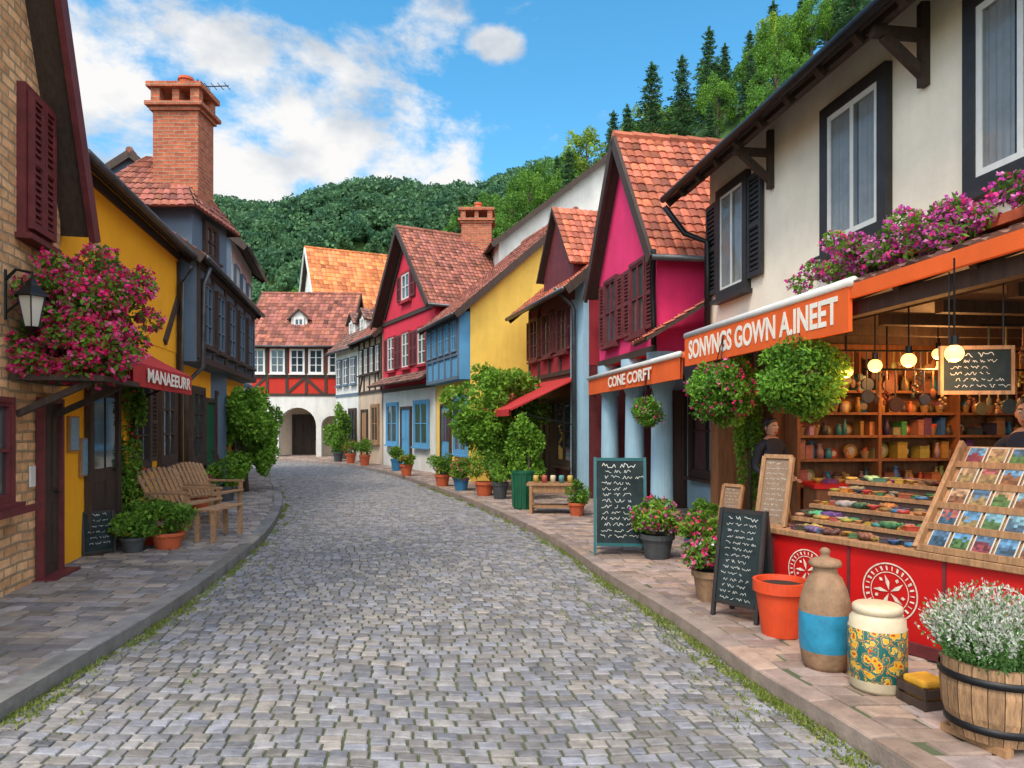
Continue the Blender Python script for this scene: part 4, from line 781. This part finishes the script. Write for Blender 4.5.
# ---------------- pots
TERRA=[(.001,0),(.68,0),(.9,.8),(1,.8),(1,1),(.88,1),(.85,.9),(.001,.9)]
def pot(T,x,y,z,r,h,m,prof=TERRA,n=24):
    mb=MB(); mb.lathe(x,y,[(a*r,b*h) for a,b in prof[:-1]],n,z=z); ob('pot',mb,m,T,smooth=False); mb=MB(); mb.lathe(x,y,[(.001,.91*h),(.86*r,.9*h)],n,z=z); ob('soil',mb,M['soil'],T)
def potted(x,y,r,h,m,fr_,fh,label,pal=None,n=1500,z=PZ+.012,lsize=.06,g1=G_L,group=None,nf=None,seed=0,fs=.035):
    T=thing('potted_plant',label,'plant',(x,y,z),group); pot(T,x,y,z,r,h,m); rs=np.random.RandomState(seed+int(abs(x)*50)); cl=sub((x,y,z+h+fh*.45),(fr_,fr_,fh*.55),18,.36,rs,.8)
    V,c=clumps(cl,n,lsize,lsize*.42,G_D,g1,seed); quads('foliage',V,c,M['leaf'],T)
    if pal: V,c=flowers(cl,nf or n//12,fs,pal,seed); quads('flower_cluster',V,c,M['petal'],T)
potted(1.68,8.1,.2,.28,M['potD'],.3,.42,'dark pot of pink and purple flowers on the pavement',PURP+PINK,2600)
potted(2.05,7.7,.15,.3,M['potB'],.24,.3,'blue pot with leafy pink flowers',PINK,1400); potted(2.25,8.3,.16,.3,M['terra'],.25,.4,'terracotta pot with leafy green plant',None,1400)
potted(1.75,6.15,.17,.27,M['stoneware'],.27,.28,'woven basket planter with pink and white flowers',PINK+WHT,2400,nf=340)
T=thing('empty_pot','large orange red glazed flower pot standing empty','pot',(1.98,5.15,PZ)); pot(T,1.98,5.15,PZ+.013,.2,.4,M['terraR'],n=32)
potted(1.1,11.9,.15,.22,M['terra'],.22,.4,'terracotta pot with a leafy plant',None,1100)
for x,y,r,h,m,fr2,fh,lab,pal in ((-.25,14.6,.18,.35,'potD',.25,.35,'dark pot of greenery near the bin',None),(-.6,15.3,.22,.3,'terra',.4,.7,'terracotta pot with bushy green plant',None),(-1.2,16.5,.2,.3,'potB',.3,.5,'blue pot with green plant by the house',PINK),(-1.75,17.6,.2,.3,'terra',.35,.6,'terracotta pot with green shrub',None),(-3.9,23.6,.2,.4,'potB',.3,.4,'blue tub with small plant',None),(-5.6,26.6,.22,.4,'terra',.4,.7,'terracotta pot with green shrub',None),(-6.5,28.2,.22,.4,'terra',.35,.6,'terracotta pot with flowering shrub',RED),(-7.3,29.4,.22,.4,'potD',.4,.9,'dark pot with tall shrub',None),(-3.2,21.2,.2,.35,'terra',.3,.4,'terracotta pot with red flowers',RED),
    (-4.3,8.75,.2,.2,'terra',.38,.42,'wide terracotta pot with glossy green leaves',None),(-4.65,9.1,.2,.2,'terraR',.36,.45,'orange pot with glossy green leaves',None),(-4.6,8.5,.15,.18,'potD',.25,.3,'small dark pot of greenery',None),(-5.6,12.6,.2,.3,'terra',.3,.5,'terracotta pot beside the house wall',PINK),(-5.8,14.2,.2,.3,'potD',.35,.6,'dark pot of greenery beside the wall',None)):
    potted(x,y,r,h,M[m],fr2,fh,lab,pal,1200,seed=int(y*7),lsize=.08)
# barrel planter
x,y=2.36,3.42; T=thing('barrel_planter','half barrel planter filled with white flowering heather','planter',(x,y,PZ)); mb=MB(); n=22; z=PZ+.05
for i in range(n):
    t0,t1=2*math.pi*i/n,2*math.pi*(i+.94)/n; g=.7+.5*rg.random(); pr=[(.19,0),(.225,.12),(.235,.24),(.225,.36)]
    for (ra,za),(rb2,zb2) in zip(pr,pr[1:]): mb.add([(x+ra*math.cos(t0),y+ra*math.sin(t0),z+za),(x+ra*math.cos(t1),y+ra*math.sin(t1),z+za),(x+rb2*math.cos(t1),y+rb2*math.sin(t1),z+zb2),(x+rb2*math.cos(t0),y+rb2*math.sin(t0),z+zb2)],[(0,1,2,3)],0,(g,g,g))
    mb.add([(x+r_*math.cos(t),y+r_*math.sin(t),z+.36) for r_,t in ((.225,t0),(.225,t1),(.195,t1),(.195,t0))],[(0,1,2,3)],0,(g,g,g))
mb.lathe(x,y,[(.001,.0),(.185,0),(.215,.12),(.225,.24),(.2,.36)],22,0,(.3,.3,.3),z=z+.002); stv=mat('stave_wood',(.32,.18,.09),.7,.45,14,.5,40,attr=True,stretch=(5,5,.7),dirt=.6); ob('barrel',mb,stv,T)
for za,r_ in ((.05,.212),(.28,.238)): mb=MB(); mb.lathe(x,y,[(r_,za),(r_+.006,za),(r_+.008,za+.035),(r_,za+.035)],30,z=z); ob('hoop',mb,M['iron'],T,smooth=True)
mb=MB(); mb.lathe(x,y,[(.001,.33),(.2,.33)],20,z=z); ob('soil',mb,M['soil'],T)
ff=Fr((x,y),yaw=.3)
for q in (-.15,.11): mb=MB(); mb.box(ff,q,q+.05,-.17,.17,PZ+.013,z); ob('base_batten',mb,M['woodN'],T)
rs=np.random.RandomState(12); P=[];C=[];D=[]
for i in range(520):
    a=rs.rand()*6.28; r_=rs.rand()**.5; bx=x+r_*.2*math.cos(a); by=y+r_*.2*math.sin(a); tip=np.array([x+r_*.33*math.cos(a)+rs.randn()*.015,y+r_*.33*math.sin(a)+rs.randn()*.015,z+.36+.34*(1-.5*r_*r_)*(.7+.45*rs.rand())]); b0=np.array([bx,by,z+.34])
    for k in range(30):
        t=k/29; wh=(t>.55 and rs.rand()<.7); p=b0*(1-t)+tip*t+rs.randn(3)*(.006 if t>.5 else .011); P.append(p); D.append((tip-b0)*2+rs.randn(3)*.25)
        C.append(np.array([.7,.7,.62])*(.7+.3*rs.rand()) if wh else np.array([.12,.25,.07])*(.6+.8*rs.rand()))
P=np.array(P);D=np.array(D);C=np.array(C); V=leaves(P,D,.02,.01,rs); quads('flowering_stems',V,C,M['petal'],T)
# yellow crate
cx,cy=2.28,3.86; fr_=Fr((cx,cy),yaw=.25); T=thing('wooden_crate','low crate holding folded yellow cloths','crate',(cx,cy,PZ)); mb=MB()
for k in (0,1): mb.box(fr_,-.1,.1,-.1,-.085,PZ+.02+k*.06,PZ+.065+k*.06); mb.box(fr_,-.1,.1,.085,.1,PZ+.02+k*.06,PZ+.065+k*.06); mb.box(fr_,-.1,-.085,-.085,.085,PZ+.02+k*.06,PZ+.065+k*.06); mb.box(fr_,.085,.1,-.085,.085,PZ+.02+k*.06,PZ+.065+k*.06)
for sx in (-.098,.084):
    for sy in (-.098,.084): mb.box(fr_,sx,sx+.014,sy,sy+.014,PZ+.013,PZ+.14)
ob('crate_slats',mb,M['wood'],T)
for k in range(3): mb=MB(); mb.box(fr_,-.08,.08,-.08,.08,PZ+.02+k*.05,PZ+.065+k*.05); ob('folded_cloth',mb,M['cardb'],loc=tuple(fr_.p(0,0,PZ+.03+k*.05)),bevel=.015,label='folded yellow cloth inside the low crate',cat='cloth',group='folded cloths in the crate')
# drum, jug
x,y=2.14,4.1; T=thing('painted_jar','round ceramic jar painted with yellow and teal flowers','jar',(x,y,PZ)); mb=MB(); z=PZ+.013
mb.lathe(x,y,[(.001,0),(.135,0),(.15,.02),(.152,.06),(.158,.07),(.158,.36),(.152,.37),(.15,.41),(.12,.445)],32,z=z,ms=[0,0,0,0,1,0,0,0]); ob('body',mb,[M['creamp'],M['drum']],T,smooth=True); mb=MB(); mb.lathe(x,y,[(.12,.44),(.135,.45),(.135,.48),(.12,.49),(.001,.485)],32,z=z); ob('rim',mb,M['creamp'],T,smooth=True)
x,y=1.99,4.45; T=thing('stoneware_jug','tall stoneware jug with a turquoise glazed band','jug',(x,y,PZ)); mb=MB()
mb.lathe(x,y,[(.001,0),(.12,0),(.135,.03),(.15,.12),(.157,.18),(.158,.28),(.157,.36),(.15,.42),(.13,.5),(.1,.57),(.075,.6),(.07,.64)],36,z=PZ+.013,ms=[0,0,0,1,1,1,0,0,0,0,0]); ob('body',mb,[M['stoneware'],M['bluegl']],T,smooth=True)
mb=MB(); mb.lathe(x,y,[(.07,.635),(.095,.645),(.1,.66),(.09,.68),(.06,.69),(.03,.7),(.025,.72),(.035,.735),(.02,.755),(.001,.76)],24,z=PZ+.013); ob('lid',mb,M['stoneware'],T,smooth=True)
# bin & table
x,y=.2,12.9; T=thing('waste_bin','dark green metal street bin on the pavement','bin',(x,y,PZ)); mb=MB(); mb.lathe(x,y,[(.001,.02),(.17,.02),(.2,.66),(.21,.66),(.21,.7),(.18,.7),(.17,.6)],20,z=PZ); ob('bin_body',mb,M['green'],T); mb=MB()
for a in range(14): t=a*6.283/14; mb.beam((x+.185*math.cos(t),y+.185*math.sin(t),PZ+.05),(x+.21*math.cos(t),y+.21*math.sin(t),PZ+.64),.02,.012)
ob('bin_rib',mb,M['green'],T)
fr_=Fr((.72,12.3),yaw=-.1); T=thing('wooden_table','honey coloured slatted wooden table on the pavement','table',(.72,12.3,PZ)); mb=MB()
for k in range(6): mb.box(fr_,-.45,.45,-.26+k*.088,-.26+k*.088+.075,.6,.635)
ob('table_top',mb,M['woodN'],T)
for sx in (-.4,.36):
    for sy in (-.24,.2): mb=MB(); mb.box(fr_,sx,sx+.05,sy,sy+.05,PZ+.013,.6); ob('leg',mb,M['woodN'],T)
for a in ((-.4,.4,.2,.22,.48,.59),(-.4,.4,-.22,-.2,.48,.59),(-.4,.4,-.2,.2,.22,.25)): mb=MB(); mb.box(fr_,*a); ob('rail',mb,M['woodN'],T)
for k in range(5):
    p=fr_.p(-.3+.15*k,0,.637); mb=MB(); mb.lathe(p.x,p.y,[(.001,0),(.045,0),(.05,.1),(.04,.13),(.001,.13)],10,0,[(.6,.4,.1),(.5,.1,.08),(.7,.6,.4),(.1,.3,.3),(.6,.45,.1)][k],z=p.z); ob('jar',mb,M['paintA'],loc=tuple(p),label='small jar standing on the slatted wooden table',cat='jar',group='jars on the wooden table',smooth=True)
def bench(x,y,yaw,L_,label,back=True,sh=.38):
    T=thing('park_bench',label,'bench',(x,y,PZ),'benches outside the yellow house'); f=Fr((x,y),yaw=yaw); z=PZ+.013; mb=MB(); nk=5 if back else 3; wa=-.22 if back else -.15
    for k in range(nk): w=wa+k*.1; mb.box(f,-L_/2,L_/2,w,w+.08,z+sh+.012*k*back,z+sh+.03+.012*k*back)
    ob('seat',mb,M['woodG'],T,bevel=.004); n=int(L_/.11)
    if back:
        mb=MB()
        for k in range(n): u=-L_/2+.05+(L_-.1)*k/(n-1); mb.beam(f.p(u,-.24,z+.36),f.p(u,-.5,z+.88+.05*math.sin(math.pi*k/(n-1))),.07,.02,up=(f.N[0],f.N[1],.3))
        mb.beam(f.p(-L_/2,-.34,z+.55),f.p(L_/2,-.34,z+.55),.03,.06); mb.beam(f.p(-L_/2,-.45,z+.76),f.p(L_/2,-.45,z+.76),.03,.06); ob('backrest',mb,M['woodG'],T)
    for u in (-L_/2+.04,L_/2-.04):
        for w,top in (((-.24,sh+.02),(.2,sh+.04)) if back else ((-.12,sh),(.1,sh))): mb=MB(); mb.beam(f.p(u,w,z),f.p(u,w,z+top),.055,.055); ob('leg',mb,M['woodG'],T)
        if back: mb=MB(); mb.beam(f.p(u,-.36,z+.6),f.p(u,.26,z+.6),.07,.03); mb.beam(f.p(u,.22,z+.4),f.p(u,.22,z+.59),.05,.05); ob('armrest',mb,M['woodG'],T)
bench(-4.62,10.0,math.pi/2-.1,.95,'slatted wooden bench with a reclined back'); bench(-4.85,11.4,math.pi/2-.1,1.0,'slatted wooden bench with a curved back')
bench(-3.98,9.55,math.pi/2-.1,.8,'low backless slatted bench beside the kerb',back=False,sh=.4)
# ---------------- big shrubs
def stemtree(name,label,cat,x,y,stems,cl,n,ls,seed,g0=G_D,g1=G_L,pal=None,nf=200,group=None):
    T=thing(name,label,cat,(x,y,0),group); mb=MB()
    for pts,r in stems: mb.tube(pts,r,8,r1=r*.35)
    ob('trunk',mb,M['bark'],T,smooth=True); V,c=clumps(cl,n,ls,ls*.5,g0,g1,seed); quads('crown',V,c,M['leaf'],T)
    if pal: V,c=flowers(cl,nf,.05,pal,seed); quads('flower_cluster',V,c,M['petal'],T)
    return T
rs=np.random.RandomState(3); BG=(.27,.5,.05); BD=(.05,.14,.015)
stemtree('street_tree','small bushy street tree with bright green crown','tree',-.45,16.6,[([(-.45,16.6,.1),(-.5,16.6,.9),(-.7,16.5,1.9)],.07),([(-.45,16.6,.1),(-.35,16.6,1),(0,16.7,1.9)],.06)],sub((-.45,16.6,1.9),(1.2,.9,1.1),60,.24,rs,.95)+sub((.1,16.4,1.1),(.8,.7,.7),18,.28,rs),17000,.11,5,g0=BD,g1=BG)
stemtree('street_tree','small bushy tree beside the red awning','tree',.35,14.4,[([(.35,14.4,.1),(.35,14.4,1.4)],.05)],sub((.3,14.4,1.15),(.4,.35,.75),24,.3,rs,.9),4500,.09,7,g0=BD,g1=BG)
stemtree('street_tree','bushy climbing tree against the slate blue house','tree',-6.15,16.2,[([(-6.15,16.2,.1),(-6.2,16.2,1.2),(-6.1,16.1,2)],.07)],sub((-6.1,16.3,1.45),(.68,.9,1.1),55,.25,rs,.95),13000,.11,9,g0=BD,g1=BG)
stemtree('climbing_vine','leafy vine climbing the yellow house front','plant',-5.35,9.6,[([(-5.4,9.7,.1),(-5.36,9.6,1.2),(-5.35,9.55,2.3)],.03)],sub((-5.25,9.6,1.5),(.15,.3,1.1),30,.3,rs,.95),3500,.07,11,pal=RED,nf=60)
stemtree('climbing_vine','leafy vine on the pier beside the stall','plant',2.95,8.75,[([(2.95,8.7,.1),(2.96,8.7,2.4)],.03)],sub((2.95,8.65,1.3),(.18,.2,1.2),26,.32,rs,.95),3800,.06,12)
stemtree('climbing_vine','vine at the far bend beside the white house','plant',-7.5,30.2,[([(-7.5,30.2,.1),(-7.5,30.2,2)],.04)],sub((-7.5,30.2,1.3),(.5,.5,1.1),14,.35,rs,.9),2500,.14,13)
# magenta flower basket
x,y,z=-4.2,6.9,2.8; T=thing('flower_basket','huge mass of magenta flowers on a wooden wall shelf','plant',(x,y,z)); f1=Fr((-3.8,2.95),(-4.84,7.5),1)
mb=MB(); mb.box(f1,3.45,4.6,.02,.8,2.06,2.11)
for u in (3.6,4.45): mb.beam(f1.p(u,.03,1.75),f1.p(u,.65,2.06),.06,.06)
ob('shelf',mb,M['wood'],T); mb=MB(); mb.box(f1,3.6,4.5,.15,.5,2.112,2.28); ob('planter',mb,M['terra'],T)
cl=sub((x,y,z),(.68,.55,.62),95,.2,rs,.95)+sub((x+.05,y-.25,z-.4),(.52,.45,.34),44,.26,rs,.95); V,c=clumps(cl,12000,.06,.032,G_D,G_L,41,.6); quads('foliage',V,c,M['leaf'],T); V,c=flowers(cl,4600,.042,PINK,42,.85); quads('flower_cluster',V,c,M['petal'],T)
# lantern
x,y=-4.32,6.3; T=thing('wall_lantern','black iron wall lantern on a scrolled bracket','lamp',(x,y,2.7)); mb=MB(); w0=f1.p(f1.uy(6.3),0,0)
mb.tube([(w0.x,w0.y,2.95),(w0.x+.1,w0.y,3.05),(x,y,3.02),(x,y,2.97)],.014,6); mb.tube([(w0.x,w0.y,2.6),(w0.x,w0.y,3.05)],.018,6); mb.tube([(w0.x,w0.y,2.65),(w0.x+.12,w0.y,2.75),(w0.x+.16,w0.y,2.98)],.01,6); ob('bracket',mb,M['iron'],T)
mb=MB(); mb.lathe(x,y,[(.05,2.52),(.06,2.54),(.115,2.8)],6); ob('lantern_glass',mb,M['lampglass'],T); mb=MB(); mb.lathe(x,y,[(.15,2.8),(.14,2.82),(.06,2.9),(.05,2.93),(.02,2.97),(.001,2.98)],6); mb.lathe(x,y,[(.001,2.48),(.03,2.5),(.065,2.53),(.05,2.54)],6)
for i in range(6): t=i*math.pi/3; mb.tube([(x+.062*math.cos(t),y+.062*math.sin(t),2.53),(x+.118*math.cos(t),y+.118*math.sin(t),2.81)],.007,4)
ob('lantern_cap',mb,M['iron'],T)
# ---------------- people
def person(x,y,yaw,label,h=1.72,shirt='shirt'):
    k=h/1.75; v=[];e=[];r=[]
    def a(p,rr,par=None):
        v.append(p); r.append(rr); i=len(v)-1
        if par is not None: e.append((par,i))
        return i
    p0=a((0,0,.95),(.15,.11)); w=a((0,0,1.1),(.13,.1),p0); ch=a((0,0,1.32),(.17,.115),w); nb=a((0,.01,1.47),(.08,.07),ch); a((0,0,1.56),(.055,.055),nb)
    for s in (-1,1):
        hp=a((s*.09,0,.88),(.095,.1),p0); kn=a((s*.1,-.01,.5),(.06,.065),hp); an=a((s*.1,.02,.1),(.04,.045),kn); a((s*.12,-.15,.05),(.04,.03),an)
        sh=a((s*.18,.0,1.41),(.06,.06),nb); el=a((s*.23,.02,1.14),(.042,.042),sh); wr=a((s*.17,-.2,1.02),(.028,.026),el); a((s*.155,-.28,1.01),(.036,.02),wr)
    def skin(v,e,r,roots):
        me=bpy.data.meshes.new('t'); me.from_pydata(v,e,[]); o=bpy.data.objects.new('t',me); COL.objects.link(o); m=o.modifiers.new('s','SKIN'); m.use_smooth_shade=True
        for i,q in enumerate(o.data.skin_vertices[0].data): q.radius=r[i]; q.use_root=i in roots
        s=o.modifiers.new('u','SUBSURF'); s.levels=2; dg=bpy.context.evaluated_depsgraph_get(); dg.update(); m2=bpy.data.meshes.new_from_object(o.evaluated_get(dg)); V=[q.co.copy() for q in m2.vertices]; F=[tuple(p.vertices) for p in m2.polygons]; bpy.data.objects.remove(o); return V,F
    V,F=skin(v,e,r,[0]); mb=MB(); c,s=math.cos(yaw),math.sin(yaw); tf=lambda q:(x+k*(q[0]*c-q[1]*s),y+k*(q[0]*s+q[1]*c),PZ+.015+k*q[2])
    o=len(mb.v); mb.v+= [tf(q) for q in V]
    for fc in F:
        z=sum(V[i].z for i in fc)/len(fc); yy=sum(V[i].y for i in fc)/len(fc); ax=abs(sum(V[i].x for i in fc)/len(fc))
        m=0 if z>1.5 else (2 if z<.97 and yy>-.17 and ax<.2 else (0 if (yy<-.12 and .9<z<1.1) else (3 if z<.1 else 1)))
        mb.f.append(tuple(i+o for i in fc)); mb.m.append(m); mb.c.append((1,1,1))
    for sd in (-1,1):
        for j,(dx,L_) in enumerate(((-.024,.068),(-.008,.078),(.008,.073),(.024,.058))):
            b=(sd*.155+dx,-.29,1.01); V,F=skin([b,(b[0],b[1]-L_*.5,b[2]-.004),(b[0],b[1]-L_*.85,b[2]-.02),(b[0],b[1]-L_,b[2]-.035)],[(0,1),(1,2),(2,3)],[(.009,.009)]*3+[(.007,.007)],[0]); mb.add([tf(q) for q in V],F,0)
        b=(sd*.135,-.25,1.01); V,F=skin([b,(b[0]-sd*.03,b[1]-.03,b[2]-.005),(b[0]-sd*.04,b[1]-.06,b[2]-.015)],[(0,1),(1,2)],[(.011,.011)]*3,[0]); mb.add([tf(q) for q in V],F,0)
    hz=1.645; o=len(mb.v); n=20; pr=[]
    for i in range(13):
        t=math.pi*i/12; zz=-math.cos(t); rr=math.sin(t)*(1-.22*max(0,-zz)); pr.append((rr+1e-4,zz))
    mb.lathe(0,0,pr,n,0)
    for i in range(o,len(mb.v)): q=mb.v[i]; fy=q[1]*.1; mb.v[i]=tf((q[0]*.076,fy-.005-(.012 if q[2]<-.3 and q[1]<0 else 0),hz+q[2]*.118))
    mb.add([tf(q) for q in ((0,-.098,hz+.02),(-.014,-.1,hz-.025),(.014,-.1,hz-.025),(0,-.124,hz-.022),(0,-.1,hz-.032))],[(0,1,3),(0,3,2),(1,4,3),(3,4,2)],0)
    for sd in (-1,1):
        b=tf((sd*.03,-.092,hz+.008)); mb.ball(b,.011,4,n=8); b=tf((sd*.03,-.1,hz+.008)); mb.ball(b,.006,3,n=6); b=tf((sd*.077,.005,hz-.005)); mb.ball(b,.022,0,n=8,sx=.4,sz=1.3); mb.beam(tf((sd*.045,-.099,hz+.03)),tf((sd*.015,-.104,hz+.032)),.006,.008,3)
    mb.beam(tf((-.022,-.101,hz-.058)),tf((.022,-.101,hz-.058)),.008,.01,5)
    body=ob('person',mb,[M['skin'],M[shirt],M['jeans'],M['hairm'],M['whitep'],M['canvasR']],loc=(x,y,PZ),smooth=True,label=label,cat='person')
    mb=MB(); o=len(mb.v); mb.lathe(0,0,[(math.sin(math.pi*i/12)+1e-4,-math.cos(math.pi*i/12)) for i in range(4,13)],20)
    for i in range(o,len(mb.v)):
        q=mb.v[i]; fr=max(0,-q[1]); mb.v[i]=tf((q[0]*.083,q[1]*.105*(1-.1*fr)+.012,hz+.012+q[2]*.122+(.06*fr if q[2]<.5 else 0)))
    ob('hair',mb,M['hairm'],body,smooth=True)
person(2.98,8.05,.3,'person in a dark navy shirt standing behind the stall',h=1.6)
person(3.66,4.95,-.9,'person with dark hair in a dark shirt tending the stall')
# ---------------- hills and trees
def H(x,y):
    full=16.5+.66*(x+7) if x>-7 else max(4,16.5+.6*(x+7)); s=min(1,max(0,(y-42)/38)); s=s*s*(3-2*s); return full*s*(1+.15*max(0,(y-80)/60))-.1
mb=MB(); n=60
for i in range(n):
    for j in range(30):
        q=[]
        for a,b in ((i,j),(i+1,j),(i+1,j+1),(i,j+1)): X=-60+200*a/n; Y=40+100*b/30; q.append((X,Y,H(X,Y)+.5*math.sin(X*.7+Y*.3)))
        mb.add(q,[(0,1,2,3)])
ob('hill',mb,M['hill'],kind='structure',smooth=True)
def FH(x,y):
    ridge=67+4*math.sin(x*.035+1)+2.5*math.sin(x*.11); ridge=ridge*(1-.2*max(0,min(1,(-x-80)/60))); s=min(1,max(0,(y-110)/100)); return ridge*s*s*(3-2*s)-.2
mb=MB(); n=50
for i in range(n):
    for j in range(20):
        q=[]
        for a,b in ((i,j),(i+1,j),(i+1,j+1),(i,j+1)): X=-220+320*a/n; Y=105+160*b/20; q.append((X,Y,FH(X,Y)))
        mb.add(q,[(0,1,2,3)])
ob('hill',mb,M['hill'],kind='structure',smooth=True)
rs=np.random.RandomState(77); VV=[];CC=[]
for k in range(1900):
    X=rs.uniform(-150,25); Y=rs.uniform(125,218)
    if abs(X+.22*Y)>.27*Y+6: continue
    z=FH(X,Y); r=rs.uniform(2.2,4.4); n=130; d=norm(rs.randn(n,3)); d[:,2]=np.abs(d[:,2])*1.15-.25; P=np.array([X,Y,z+r*.8])+d*r*(.8+.25*rs.rand(n))[:,None]
    V=leaves(P,d*.5+rs.randn(n,3),1.1,.75,rs); b=rs.rand(); c=(np.array([.045,.125,.07])*(1-b)+np.array([.12,.24,.1])*b)*(.7+.6*rs.rand(n))[:,None]; VV.append(V); CC.append(c)
quads('forest',np.concatenate(VV),np.concatenate(CC),M['leaf'],kind='stuff')
def dtree(seed,g0,g1,label):
    rs=np.random.RandomState(seed); x,y=400+seed*10,-100; T=thing('deciduous_tree',label,'tree',(x,y,0),'trees on the wooded hillside'); mb=MB()
    mb.tube([(x,y,-.5),(x+.1,y,2),(x,y+.1,4.5),(x+.1,y,7)],.24,8,r1=.06)
    for i in range(7): a=i*.9+seed; z=2.5+i*.6; L_=2.2-.15*i; mb.tube([(x,y,z),(x+L_*.5*math.cos(a),y+L_*.5*math.sin(a),z+.7),(x+L_*math.cos(a),y+L_*math.sin(a),z+1.5)],.09,5,r1=.02)
    ob('trunk',mb,M['bark'],T); cl=sub((x,y,5.4),(2.6,2.6,3.3),50,.21,rs,1.02); V,c=clumps(cl,4800,.3,.17,g0,g1,seed,.5); quads('crown',V,c,M['leaf'],T); return T
def ctree(seed,label,sl=1.):
    rs=np.random.RandomState(seed); x,y=400+seed*10,-100; T=thing('pine_tree',label,'tree',(x,y,0),'conifers on the wooded hillside'); mb=MB()
    mb.tube([(x,y,-.5),(x,y,5.5),(x,y,11.6)],.2,8,r1=.03); P=[];D=[];C=[]
    for tier in range(17):
        z=1.8+tier*.58; Rr=sl*2.9*(1-(z-1.5)/10.2)**.85*(.6+.6*rs.rand())+.15; nb=7
        for b in range(nb):
            a=6.283*b/nb+tier*.7+rs.randn()*.3; L_=Rr*(.5+.7*rs.rand()); mb.tube([(x,y,z),(x+L_*math.cos(a),y+L_*math.sin(a),z-.12*L_)],.035,4,r1=.01); br=.5+.7*rs.rand()
            for k in range(int(8+14*L_)):
                t=rs.rand()**.6; p=np.array([x+L_*t*math.cos(a),y+L_*t*math.sin(a),z-.12*L_*t])+rs.randn(3)*np.array([.18,.18,.12]); P.append(p); D.append((math.cos(a)+rs.randn()*.6,math.sin(a)+rs.randn()*.6,.1)); C.append(np.array([.06,.14,.05])*br*(.6+.8*rs.rand()))
    for k in range(60): P.append(np.array([x,y,10.8+rs.rand()*.9])+rs.randn(3)*.08); D.append((rs.randn()*.5,rs.randn()*.5,1)); C.append(np.array([.06,.14,.05])*(.6+.8*rs.rand()))
    ob('trunk',mb,M['bark'],T); V=leaves(np.array(P),np.array(D),.42,.15,rs); quads('crown',V,np.array(C),M['leaf'],T); return T
tp=[dtree(1,(.05,.14,.02),(.22,.42,.05),'broad leafy tree with bright green crown on the hillside'),dtree(2,(.04,.11,.02),(.16,.33,.045),'leafy tree with mid green crown on the hillside'),dtree(3,(.09,.17,.02),(.34,.48,.05),'leafy tree with yellow green crown on the hillside')]; cp=[ctree(4,'dark conifer with tiered branches on the hillside'),ctree(5,'slender dark conifer standing on the hillside',.75)]
rs=np.random.RandomState(15); first={}; cand=[]
for i in range(2600):
    Y=rs.uniform(46,96); X=rs.uniform(-22,46)
    if not(-.30*Y<X<.5*Y): continue
    if all((X-a)**2+(Y-b)**2>3.3**2 for a,b in cand): cand.append((X,Y))
    if len(cand)>=230: break
for X,Y in cand:
    con=rs.rand()<(.34 if X>2 else .1); src=cp[rs.randint(2)] if con else tp[rs.choice(3,p=[.42,.38,.2])]; s=rs.uniform(.62,1.05)*(1.0 if con else .95); z=H(X,Y)-.3
    if src.name not in first: first[src.name]=1; src.location=(X,Y,z); src.scale=(s,)*3
    else: clone(src,(X,Y,z),rs.rand()*6.28,s)
